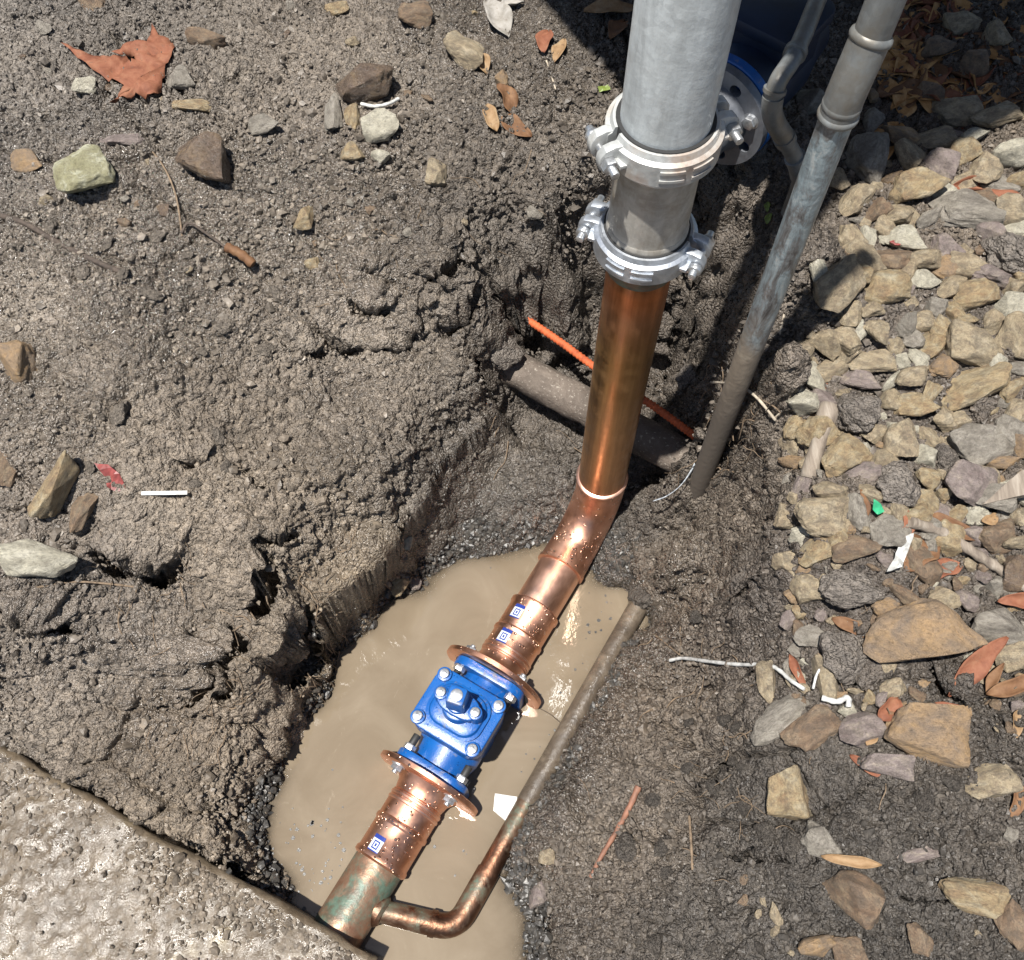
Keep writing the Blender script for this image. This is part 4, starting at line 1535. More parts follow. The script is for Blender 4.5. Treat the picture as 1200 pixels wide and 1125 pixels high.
STONES = [
    (1009, 195, 44, 66, -12, 'grey', 'upright pale grey block right beside the long grey pipe', 'thick'),
    (981, 212, 24, 30, 0, 'tan', 'small tan stone wedged between grey block and long grey pipe', ''),
    (1070, 228, 62, 42, 15, 'ochre', 'yellow-brown wedge stone half in the shade right of the grey block', ''),
    (1003, 237, 44, 36, 30, 'tan', 'tan slab in the pipe shadow under the grey block', ''),
    (1024, 249, 30, 34, 60, 'brown', 'brown egg-shaped stone in the pipe shadow', ''),
    (1086, 173, 64, 32, 10, 'tan', 'flat tan slab at the shade edge above the yellow-brown wedge', ''),
    (1131, 254, 80, 50, -12, 'grey', 'big grey-brown slab with pale flank near the red-brown leaves', ''),
    (1181, 192, 58, 54, 20, 'pale', 'pale dark-spotted stone at the right border below the shade', ''),
    (1137, 173, 32, 22, 0, 'pale', 'little pale stone left of the dark-spotted stone', ''),
    (1060, 281, 54, 34, -8, 'pale', 'whitish flat stone above the stone with the red mark', ''),
    (1104, 292, 40, 38, 20, 'purple', 'smooth purple-grey stone under the big grey-brown slab', ''),
    (1040, 305, 48, 36, -10, 'brown', 'brown stone marked with a dab of red paint', ''),
    (996, 282, 30, 36, 10, 'tan', 'tan stone just right of the long grey pipe below its shadow', ''),
    (1018, 287, 18, 42, 12, 'pale', 'thin pale sliver standing beside the stone with the red mark', ''),
    (1033, 347, 68, 44, 22, 'ochre', 'ochre mottled slab in the middle of the upper rubble', ''),
    (968, 359, 66, 46, 38, 'tan', 'tan slanted block close to the muddy part of the long grey pipe', ''),
    (1080, 332, 34, 28, 10, 'pale', 'cream stone between ochre slab and purple-grey stone', ''),
    (1088, 358, 40, 36, -30, 'grey', 'pale grey angular stone right of the ochre slab', ''),
    (1053, 376, 42, 40, 0, 'grey', 'dusty grey stone just under the ochre slab', ''),
    (1138, 349, 52, 40, 0, 'ochre', 'yellow stone partly covered in dark soil near the right border', ''),
    (1134, 316, 46, 32, -15, 'tan', 'tan stone between purple-grey stone and large dark clod', ''),
    (1182, 363, 44, 38, 10, 'pale', 'bright whitish stone at the right border under the dark clod', ''),
    (1134, 407, 70, 50, -5, 'tan', 'large rounded tan stone above the yellow angular stone', ''),
    (1188, 404, 48, 66, 10, 'tan', 'tall tan stone cut by the right border', ''),
    (1134, 456, 92, 42, 12, 'ochre', 'big yellow angular stone with pitted face', ''),
    (1088, 405, 42, 38, 25, 'ochre', 'yellowish lump left of the large rounded tan stone', ''),
    (1009, 446, 52, 28, -14, 'purple', 'pinkish flat stone above the dark grey clod', ''),
    (1019, 424, 62, 28, -10, 'tan', 'brownish tan stone lying behind the pinkish flat stone', ''),
    (936, 414, 34, 26, 20, 'tan', 'tan stone pressed into soil next to the muddy pipe foot', ''),
    (942, 354, 22, 24, 0, 'pale', 'small cream stone touching the long grey pipe', ''),
    (1057, 425, 24, 18, 0, 'pale', 'small cream pebble below the dusty grey stone', ''),
    (1180, 303, 66, 62, 0, 'clod', 'large dark soil clod at the right border among the pale stones', ''),
    (1004, 490, 58, 56, 0, 'clod', 'dark grey soil clod beside the curled bark piece', ''),
    (1148, 521, 78, 56, 25, 'grey', 'big grey-brown boulder above the pointed wooden stake', ''),
    (1132, 573, 58, 48, -20, 'purple', 'purplish stone with pale end below the big grey-brown boulder', ''),
    (1056, 521, 44, 46, 10, 'tan', 'mottled tan stone between the two dark clods and the boulder', ''),
    (990, 541, 56, 46, 42, 'ochre', 'ochre leaning wedge right of the curled bark piece', ''),
    (1003, 556, 54, 28, 4, 'purple', 'pinkish block in front of the ochre leaning wedge', ''),
    (1049, 572, 68, 58, 0, 'clod', 'rough dark clod above the green scrap', ''),
    (967, 606, 62, 54, -20, 'tan', 'dirty tan cobble left of the green scrap', ''),
    (921, 606, 34, 28, -20, 'tan', 'tan chip at the edge of the trench beside the dirty cobble', ''),
    (1004, 600, 28, 46, 5, 'grey', 'narrow grey-brown stone between cobble and green scrap', ''),
    (922, 656, 48, 36, -48, 'tan', 'soil-crusted tan stone at the lip of the trench', ''),
    (958, 648, 42, 32, 0, 'ochre', 'yellowish knobbly stone below the dirty cobble', ''),
    (1004, 647, 54, 34, -8, 'brown', 'brown stone below the narrow grey-brown stone', ''),
    (1040, 624, 44, 36, -20, 'grey', 'grey-tan wedge directly under the green scrap', ''),
    (1080, 664, 40, 50, 15, 'brown', 'upright brown stone beside the wrapper scrap', ''),
    (1080, 756, 106, 98, -35, 'rust', 'huge rust-streaked stone with a dark hollow under it', 'big'),
    (995, 768, 66, 60, 0, 'clod', 'dark clod leaning on the huge rust-streaked stone', ''),
    (1158, 728, 78, 44, -20, 'grey', 'grey-brown slab above and right of the huge rust-streaked stone', ''),
    (1190, 672, 40, 42, 0, 'wetbrown', 'shiny dark brown stone at the right border by the dry branch', ''),
    (1168, 632, 46, 42, 0, 'brown', 'dark brown stone under the tip of the wooden stake', ''),
    (1190, 770, 42, 30, 10, 'tan', 'tan stone at the right border below the dry branch', ''),
    (966, 796, 44, 52, 10, 'tan', 'tan stone behind the end of the white string', ''),
    (904, 799, 30, 50, 20, 'tan', 'narrow tan stone under the bend of the white string', ''),
    (926, 927, 52, 60, 5, 'ochre', 'yellow tooth-shaped stone alone on the dark lower slope', ''),
    (1094, 858, 108, 68, -14, 'rust', 'large brown slab below the huge rust-streaked stone', 'big'),
    (952, 853, 68, 42, 22, 'brown', 'brown flat stone leaning against the wet grey slab', ''),
    (912, 846, 78, 36, 28, 'grey', 'wet grey slab below the white string', ''),
    (1163, 917, 56, 40, -5, 'tan', 'rounded orange-tan stone in a soil hollow near the right border', ''),
    (1046, 896, 66, 30, -12, 'purple', 'pale purplish crumbly stone left of the large brown slab', ''),
    (993, 1051, 72, 58, -10, 'brown', 'dark stone with tan lower rim near the bottom border', ''),
    (1143, 1050, 74, 42, -22, 'ochre', 'yellow bent stone in the lower corner', ''),
    (1187, 1083, 36, 52, 15, 'brown', 'brown stone beside the yellow bent stone in the lower corner', ''),
    (962, 985, 42, 40, 0, 'grey', 'grey flake above the orange-brown leaf on dark soil', ''),
    (1077, 1001, 52, 16, 6, 'purple', 'pinkish flat flake on the dark lower soil', ''),
    (998, 1114, 42, 32, 0, 'brown', 'brown stone cut by the bottom border', ''),
    (957, 1108, 42, 42, 20, 'rust', 'rusty stone at the bottom border left of the brown one', ''),
    (1077, 1099, 26, 36, 0, 'brown', 'small brown stone near the bottom border left of the yellow bent stone', ''),
    (1010, 856, 50, 44, 0, 'purple', 'purple-brown stone between the large brown slab and the brown flat stone', ''),
    (1112, 821, 28, 14, -5, 'ochre', 'small bright yellow stone on top of the large brown slab', ''),
    (1035, 1000, 30, 24, 0, 'clod', 'small dark clod next to the pinkish flake', ''),
    (1060, 700, 44, 30, -30, 'brown', 'reddish brown stone tucked above the huge rust-streaked stone', ''),
    (1000, 695, 74, 44, -8, 'clod', 'wide dark clod below the brown stones on the trench lip', ''),
    (948, 690, 40, 34, 0, 'tan', 'tan stone sunk in dark soil below the knobbly stone', ''),
    (1168, 690, 40, 30, 10, 'grey', 'grey stone under the dry branch', ''),
    (1110, 540, 30, 34, 0, 'clod', 'dark clod left of the big grey-brown boulder', ''),
    (1175, 545, 36, 26, 0, 'rust', 'orange-brown stone right of the purplish stone', ''),
    # bank on the left
    (107, 214, 60, 48, 25, 'lime', 'pale greenish-yellow stone alone on the left bank', 'thick'),
    (247, 194, 70, 58, -20, 'wetbrown', 'wet shiny brown stone right of the greenish-yellow stone', 'thick'),
    (69, 571, 46, 78, -25, 'ochre', 'yellow upright wedge near the red scrap', 'thick'),
    (46, 652, 88, 46, 8, 'pale', 'pale grey-white boulder above a dark hollow at the left border', 'thick'),
    (22, 428, 54, 46, 0, 'rust', 'rust-stained stone at the left border above the yellow wedge', ''),
    (428, 104, 66, 46, -8, 'wetbrown', 'wet dark brown stone with a white crusted lower edge', 'thick'),
    (448, 151, 40, 36, 10, 'pale', 'cream stone right under the wet dark brown stone', ''),
    (357, 252, 24, 38, -15, 'ochre', 'small ochre oval stone on the left bank', ''),
    (366, 310, 17, 16, 0, 'ochre', 'tiny ochre pebble below the ochre oval stone', ''),
    (10, 548, 26, 56, 0, 'brown', 'brown stone cut by the left border beside the yellow wedge', ''),
    (22, 700, 50, 36, 15, 'wetbrown', 'dark stone in the hollow under the pale boulder', ''),
    (100, 590, 22, 70, -20, 'brown', 'long thin brown stone between yellow wedge and red scrap', ''),
    (582, 95, 26, 28, 20, 'rust', 'orange-tan chip above the brown leaves left of the galvanised pipe', ''),
    (546, 64, 56, 34, -25, 'tan', 'tan stone with rusty top edge near the top centre', ''),
    (34, 192, 44, 32, 0, 'rust', 'rusty flat stone left of the greenish-yellow stone', ''),
    (228, 126, 48, 14, 2, 'ochre', 'thin ochre flake under the torn red-brown leaf', ''),
    (101, 106, 26, 22, 0, 'pale', 'whitish pebble under the tip of the torn red-brown leaf', ''),
    (142, 166, 48, 16, 5, 'purple', 'pinkish flake above the greenish-yellow stone', ''),
    (392, 138, 22, 52, 5, 'grey', 'narrow grey stone left of the cream stone', ''),
    (412, 140, 18, 34, 0, 'ochre', 'narrow ochre stone between grey stone and cream stone', ''),
    (414, 180, 30, 26, 0, 'ochre', 'ochre-patched stone below the narrow grey stone', ''),
    (446, 186, 22, 28, 0, 'pale', 'little cream lump below the cream stone', ''),
    (395, 12, 30, 18, -20, 'ochre', 'yellow flake at the top border of the left bank', ''),
    (490, 20, 44, 34, 0, 'brown', 'brown stone sunk near the top border left of the pale leaf', ''),
    (240, 50, 44, 30, 0, 'brown', 'brown stone sunk in mud above the thin ochre flake', ''),
    (105, 4, 36, 22, 0, 'brown', 'brown stone cut by the top border', ''),
    (215, 96, 34, 30, 10, 'grey', 'grey stone behind the torn red-brown leaf', ''),
    (510, 205, 46, 30, 0, 'tan', 'tan stone half sunk in the bank below the brown leaves', ''),
    (310, 150, 40, 26, 15, 'grey', 'grey stone half sunk right of the thin ochre flake', ''),
    # foot of the trench
    (477, 636, 14, 16, 0, 'pale', 'tiny pale pebble at the foot of the cut wall', ''),
    (467, 686, 18, 26, -20, 'ochre', 'small ochre stone at the far edge of the brown water', ''),
    (486, 684, 13, 14, 0, 'purple', 'tiny pinkish pebble at the far edge of the brown water', ''),
    (643, 1005, 22, 18, -10, 'tan', 'small cream stone where bypass pipe and right slope meet', ''),
    (632, 1048, 26, 30, 0, 'purple', 'pinkish stone at the water edge below the bypass pipe', ''),
    (812, 445, 56, 48, 0, 'clod', 'soil lump stuck to the trench wall right of the copper riser', ''),
    (590, 414, 46, 36, 20, 'clod', 'soil lump over the left end of the old earthen pipe', ''),
    (757, 697, 44, 36, 30, 'clod_dark', 'dark soil clod over the upper end of the bypass pipe', ''),
    (893, 305, 26, 14, 0, 'rust', 'orange brick chip left of the long grey pipe', ''),
    # shaded corner
    (946, 128, 34, 36, 0, 'grey', 'square grey block between the two weathered pipes', 'thick'),
    (1118, 44, 44, 30, 20, 'tan', 'tan stone in the shade near the top border', ''),
    (1136, 92, 38, 30, 0, 'brown', 'dark brown block in the shaded corner', ''),
    (1158, 58, 28, 36, 10, 'tan', 'light stone in the shaded corner', ''),
    (1020, 122, 22, 16, 0, 'rust', 'orange-brown brick bit right of the long pipe joint', ''),
    (1022, 150, 24, 40, 0, 'grey', 'small grey stone above the upright grey block', ''),
    (1160, 150, 62, 26, 15, 'tan', 'flat tan stone at the lower rim of the shaded corner', ''),
    (1120, 140, 58, 40, -15, 'tan', 'speckled tan slab in the shaded corner', ''),
    (1150, 235, 40, 26, -20, 'brown', 'brown stone under the curled red-brown leaf', ''),
    (1195, 140, 30, 36, 0, 'tan', 'tan stone at the right border in the shaded corner', ''),
    (1092, 70, 36, 28, 20, 'brown', 'brown stone deep in the shaded corner', ''),
    (1080, 120, 40, 30, 0, 'brown', 'dark brown stone in the shade right of the pipe joint', ''),
]
for (px, py, w, h, rot, mat, lab, opt) in STONES:
    nm = 'soil_clod' if mat.startswith('clod') else 'stone'
    stone(nm, px, py, w, h, rot, mat, lab, 'soil clod' if mat.startswith('clod') else 'stone', None,
          sink=.22 if opt else .31, thick={'thick': .9, 'big': .5}.get(opt, .74))
taken = [(s_[0], s_[1], max(s_[2], s_[3]) / 2) for s_ in STONES]
CUT = (' in ', ' at ', ' above', ' below', ' under', ' right ', ' left ', ' between', ' beside', ' near', ' with', ' behind', ' just', ' close', ' on ', ' wedged', ' half', ' directly', ' tucked', ' sunk',
       ' leaning on', ' leaning against', ' cut by', ' marked', ' touching', ' pressed', ' partly', ' lying', ' alone', ' from', ' standing', ' deep', ' stuck', ' where', ' among')


def handle(lab):
    k = min([lab.find(c) for c in CUT if lab.find(c) > 0] or [len(lab)])
    return lab[:k]


HAND = [handle(s_[6]) for s_ in STONES]
LAND = [(s_[0], s_[1], h_) for s_, h_ in zip(STONES, HAND) if HAND.count(h_) == 1 and len(h_.split()) > 1]
LAND += [(1047, 572, 'rough dark clod'), (1131, 455, 'big yellow angular stone')]
USED = {}
COLN = dict(pale='cream', tan='tan', ochre='ochre', grey='grey', purple='purplish', brown='brown', rust='rusty', wetbrown='wet brown', clod='dark')


def chip_label(px, py, d, m):
    a, b, h_ = min(LAND, key=lambda q: (q[0] - px) ** 2 + (q[1] - py) ** 2)
    dx, dy = px - a, py - b
    rel = ('just right of' if dx > 0 else 'just left of') if abs(dx) > abs(dy) else ('just below' if dy > 0 else 'just above')
    size = 'tiny' if d < 15 else ('small' if d < 22 else 'middling')
    return f'{size} {COLN[m]} stone chip {rel} the {h_}'


cnt = 0
tries = 0
while cnt < 95 and tries < 6000:                      # middling stones packed between the big ones
    tries += 1
    px, py = rng.uniform(930, 1198), rng.uniform(165, 640)
    if (py < 430 and px < 905 + (430 - py) * .42 + 34) or (py > 480 and rng.random() < .5):
        continue
    d = rng.uniform(26, 46)
    if any((px - a) ** 2 + (py - b) ** 2 < (c * .62 + d * .30) ** 2 for a, b, c in taken):
        continue
    taken.append((px, py, d / 2))
    m = rng.choice(('pale', 'pale', 'tan', 'tan', 'tan', 'ochre', 'ochre', 'grey', 'purple', 'rust'))
    stone('stone', px, py, d * rng.uniform(.9, 1.25), d * rng.uniform(.65, .95), rng.uniform(-60, 60), m,
          chip_label(px, py, d, m).replace('stone chip', 'stone'), 'stone', 'middling stones packed in the rubble', thick=.8, tilt=28)
    cnt += 1
cnt = 0
tries = 0
while cnt < 230 and tries < 9000:
    tries += 1
    px = rng.uniform(925, 1198)
    py = rng.uniform(165, 830)
    if px < 925 + max(0, (430 - py)) * -0.0 or (py < 430 and px < 905 + (430 - py) * .42 + 22):
        continue
    if py > 600 and rng.random() < .55:
        continue
    d = rng.choice((12, 14, 16, 18, 20, 24, 28, 34))
    if any((px - a) ** 2 + (py - b) ** 2 < (c * .72 + d * .35) ** 2 for a, b, c in taken):
        continue
    taken.append((px, py, d / 2))
    m = rng.choice(('pale', 'tan', 'tan', 'tan', 'ochre', 'grey', 'grey', 'purple', 'brown', 'rust'))
    stone('stone_chip', px, py, d * rng.uniform(.9, 1.4), d * rng.uniform(.7, 1.0), rng.uniform(-60, 60), m,
          chip_label(px, py, d, m), 'stone chip', 'small chips in the rubble on the right bank', thick=.75, tilt=35)
    cnt += 1
for k in range(46):
    px, py = rng.uniform(5, 640), rng.uniform(5, 330)
    d = rng.choice((7, 9, 10, 12, 15))
    if any((px - a) ** 2 + (py - b) ** 2 < (c + d) ** 2 for a, b, c in taken):
        continue
    taken.append((px, py, d / 2))
    stone('pebble', px, py, d * rng.uniform(1, 1.5), d, rng.uniform(0, 180), rng.choice(('tan', 'grey', 'brown', 'brown', 'grey', 'ochre', 'wetbrown')),
          'little pebble half sunk in the wet clay of the left bank', 'pebble', 'pebbles in the clay of the left bank', sink=.34, tilt=20)
for k in range(24):
    px, py = rng.uniform(860, 1195), rng.uniform(840, 1120)
    d = rng.choice((8, 10, 12, 16))
    if any((px - a) ** 2 + (py - b) ** 2 < (c + d * .5) ** 2 for a, b, c in taken):
        continue
    taken.append((px, py, d / 2))
    stone('pebble', px, py, d * rng.uniform(1, 1.5), d, rng.uniform(0, 180), rng.choice(('tan', 'grey', 'brown', 'purple', 'tan')),
          'little stone scattered on the dark soil of the lower right slope', 'pebble', 'little stones on the dark lower slope', sink=.3, tilt=25)

for k in range(70):
    px, py = rng.uniform(700, 1190), rng.uniform(640, 1120)
    if px < 700 + max(0, (980 - py)) * .45 or (px > 930 and py < 780):
        continue
    d = rng.uniform(13, 34)
    if any((px - a) ** 2 + (py - b) ** 2 < (c * .9 + d * .5) ** 2 for a, b, c in taken):
        continue
    taken.append((px, py, d / 2))
    stone('soil_clod', px, py, d * rng.uniform(.9, 1.4), d * rng.uniform(.7, 1.0), rng.uniform(0, 180), 'clod_dark',
          'loose dark soil clod on the lower right slope', 'soil clod', 'loose clods on the lower right slope', sink=.26, thick=.8, tilt=35)
for k in range(46):
    px, py = rng.uniform(20, 560), rng.uniform(260, 640)
    if py > 690 - px * .45:
        continue
    d = rng.uniform(10, 26)
    if any((px - a) ** 2 + (py - b) ** 2 < (c * .9 + d * .5) ** 2 for a, b, c in taken):
        continue
    taken.append((px, py, d / 2))
    stone('soil_clod', px, py, d * rng.uniform(.9, 1.5), d * rng.uniform(.7, 1.0), rng.uniform(0, 180), 'clod_clay',
          'loose grey clay clod half sunk in the left bank', 'soil clod', 'loose clods on the left bank', sink=.36, thick=.7, tilt=30)

# red paint dab on one stone
p = hit(1047, 292)
v, f = prism_vf([(.011 * math.cos(a) * (1 + .3 * math.sin(3 * a)), .006 * math.sin(a)) for a in [2 * math.pi * i / 18 for i in range(18)]], 0, .003, .0008)
tag(link('red_scrap', py_mesh('red_scrap', v, f, 40), 'red', None, p + UP * .016), 'small dab of red on the brown stone', 'scrap')


# ------------------------------------------------------------------ loose crumbs of soil
def crumbs(name, N, seed, sampler, size, tint, mat='crumb', top=None):
    r = np.random.RandomState(seed)
    t = (1 + 5 ** .5) / 2
    ico = np.array([(-1, t, 0), (1, t, 0), (-1, -t, 0), (1, -t, 0), (0, -1, t), (0, 1, t), (0, -1, -t), (0, 1, -t), (t, 0, -1), (t, 0, 1), (-t, 0, -1), (-t, 0, 1)]) / math.sqrt(1 + t * t)
    F = np.array([(0, 11, 5), (0, 5, 1), (0, 1, 7), (0, 7, 10), (0, 10, 11), (1, 5, 9), (5, 11, 4), (11, 10, 2), (10, 7, 6), (7, 1, 8), (3, 9, 4), (3, 4, 2), (3, 2, 6), (3, 6, 8), (3, 8, 9), (4, 9, 5), (2, 4, 11), (6, 2, 10), (8, 6, 7), (9, 8, 1)])
    xy = sampler(r, N)
    n = len(xy)
    a = np.clip(np.searchsorted(GX, xy[:, 0]), 1, nx - 1)
    b = np.clip(np.searchsorted(GY, xy[:, 1]), 1, ny - 1)
    z = HZ[b, a] if top is None else np.full(n, top)
    keep = z > WATER_Z - .012
    xy, z, n = xy[keep], z[keep], int(keep.sum())
    rad = size(r, n)
    V = ico[None] * (1 + r.uniform(-.45, .45, (n, 12, 1))) * r.uniform(.65, 1.2, (n, 1, 3)) * rad[:, None, None]
    ang = r.uniform(0, 6.28, n)
    c, s = np.cos(ang)[:, None], np.sin(ang)[:, None]
    X = V[..., 0] * c - V[..., 1] * s
    Yv = V[..., 0] * s + V[..., 1] * c
    V = np.stack([X + xy[:, 0][:, None], Yv + xy[:, 1][:, None], V[..., 2] * .8 + (z + rad * (.02 if mat == 'crumb' else .25))[:, None]], -1)
    tris = (F[None] + (np.arange(n) * 12)[:, None, None]).reshape(-1, 3)
    me = fast_mesh(name, V.reshape(-1, 3), tris=tris, smooth=False)
    tn_ = np.ones((n, 12, 4), np.float32)
    tn_[..., :3] = (tone_at(xy) * r.uniform(.55, 1.2, (n, 1)) * tint)[:, None, :]
    me.attributes.new('tone', 'FLOAT_COLOR', 'POINT').data.foreach_set('color', tn_.ravel())
    return link(name, me, mat)


def spread(r, N):
    xy = np.stack([r.uniform(-1.18, 1.2, N * 2), r.uniform(-.02, 2.04, N * 2)], 1)
    g = fbm(np.concatenate([xy, np.zeros((len(xy), 1))], 1).astype(np.float32), 6, 3, 201)
    return xy[r.uniform(0, 1, len(xy)) < np.clip(.5 + .6 * g, .08, 1)]


tag(crumbs('soil_crumbs', 42000, 5, spread, lambda r, n: np.clip(np.exp(r.normal(-5.85, .38, n)), .0015, .010), 1.05), 'loose crumbs of brown soil lying all over the banks', 'soil', kind='stuff')


def slab_top(r, N):
    """mud dragged over the footing, thickest along its edge"""
    u = r.uniform(0, (E2 - E1).length, N)
    v = np.minimum(r.exponential(.05, N), .4) + .012
    g = fbm(np.stack([u, v, v * 0], 1).astype(np.float32), 11, 3, 601)
    k = r.uniform(-.5, .6, N) < g
    u, v = u[k], v[k]
    return np.array(E1.xy)[None] + u[:, None] * np.array(eu.xy)[None] + v[:, None] * np.array(ev.xy)[None]


tag(crumbs('mud_bits', 2600, 25, slab_top, lambda r, n: np.clip(np.exp(r.normal(-5.7, .45, n)), .0015, .010), 1.0, 'crumb', SLZ + .001), 'bits of mud dragged over the edge of the concrete footing', 'mud', kind='stuff')


def shore(r, N):
    """dark grit gathered along the waterline"""
    m = (HZ > WATER_Z - .012) & (HZ < WATER_Z + .055)
    jj_, ii_ = np.where(m)
    ok = (GX[ii_] > -.62) & (GX[ii_] < .45) & (GY[jj_] > .0) & (GY[jj_] < 1.1)
    jj_, ii_ = jj_[ok], ii_[ok]
    k = r.randint(0, len(jj_), N)
    return np.stack([GX[ii_[k]], GY[jj_[k]]], 1) + r.uniform(-.002, .002, (N, 2))


def grit_material():
    k = NT('wet_grit')
    v = k.coord('Object')
    c = k.ramp(k.noise(v, 60, 3), [(0.35, (0.022, 0.021, 0.02)), (0.6, (0.06, 0.055, 0.048)), (0.75, (0.12, 0.10, 0.08))])
    return k.set(color=c, rough=0.38, normal=k.bump(k.noise(v, 300, 3), .4, .002))


MAT['grit'] = grit_material()
tag(crumbs('wet_grit', 5200, 9, shore, lambda r, n: np.clip(np.exp(r.normal(-5.5, .4, n)), .002, .010), .8, 'grit'), 'wet black grit gathered along the waterline', 'grit', kind='stuff')


def clumps(r, N):
    xy = spread(r, N * 3)
    g = fbm(np.concatenate([xy, np.zeros((len(xy), 1))], 1).astype(np.float32), 3.5, 3, 301)
    return xy[g > .05][:N]


tag(crumbs('soil_lumps', 2600, 15, clumps, lambda r, n: np.clip(np.exp(r.normal(-5.0, .3, n)), .005, .012), .95), 'scattered lumps of broken soil on the slopes', 'soil', kind='stuff')


# ------------------------------------------------------------------ dead leaves
def leaf_mesh(L, W, curl, bend, seed, nu=12, nv=6):
    r = random.Random(seed)
    vs_, fs = [], []
    k1, k2 = r.uniform(-.25, .25), r.uniform(-1, 1)
    for i in range(nu + 1):
        t = i / nu
        w = W / 2 * (math.sin(math.pi * min(1, t * .96 + .02)) ** .75) * (1 + .12 * math.sin(9 * t + seed))
        cx = (t - .5) * L
        cy = k1 * W * math.sin(math.pi * t)
        cz = bend * L * (1 - (2 * t - 1) ** 2) * .25 + .03 * W * math.sin(7 * t + k2)
        for j in range(nv + 1):
            q = j / nv * 2 - 1
            a = q * curl
            if abs(curl) > .05:
                y = w * math.sin(a) / max(.3, abs(curl)) * (1 if curl > 0 else -1)
                z = w * (1 - math.cos(a)) / max(.3, abs(curl))
            else:
                y, z = w * q, 0
            z += .05 * W * math.sin(11 * t + 3 * q + k2)
            vs_.append((cx, cy + y, cz + z))
    m = nv + 1
    for i in range(nu):
        for j in range(nv):
            fs.append((i * m + j, i * m + j + 1, (i + 1) * m + j + 1, (i + 1) * m + j))
    me = bpy.data.meshes.new('leaf')
    me.from_pydata(vs_, [], fs)
    me.polygons.foreach_set('use_smooth', [True] * len(fs))
    return me


def leaf(px, py, L, W, rot, mat, label, curl=.9, bend=.2, lift=.006, group=None, name='dead_leaf', tilt=12):
    p = hit(px, py)
    s = pxm(p)
    o = link(name, leaf_mesh(L / s, W / s, curl, bend, int(px * 7 + py)), mat)
    n = (gn(p.x, p.y, .03) + UP * .5).normalized()
    o.rotation_mode = 'QUATERNION'
    o.rotation_quaternion = UP.rotation_difference(n) @ Quaternion((0, 0, 1), R(rot)) @ Quaternion((1, 0, 0), R(rng.uniform(-tilt, tilt))) @ Quaternion((0, 1, 0), R(rng.uniform(-tilt, tilt) * .6))
    o.location = p + n * lift
    md = o.modifiers.new('thick', 'SOLIDIFY')
    md.thickness = .0007
    return tag(o, label, 'leaf', group)


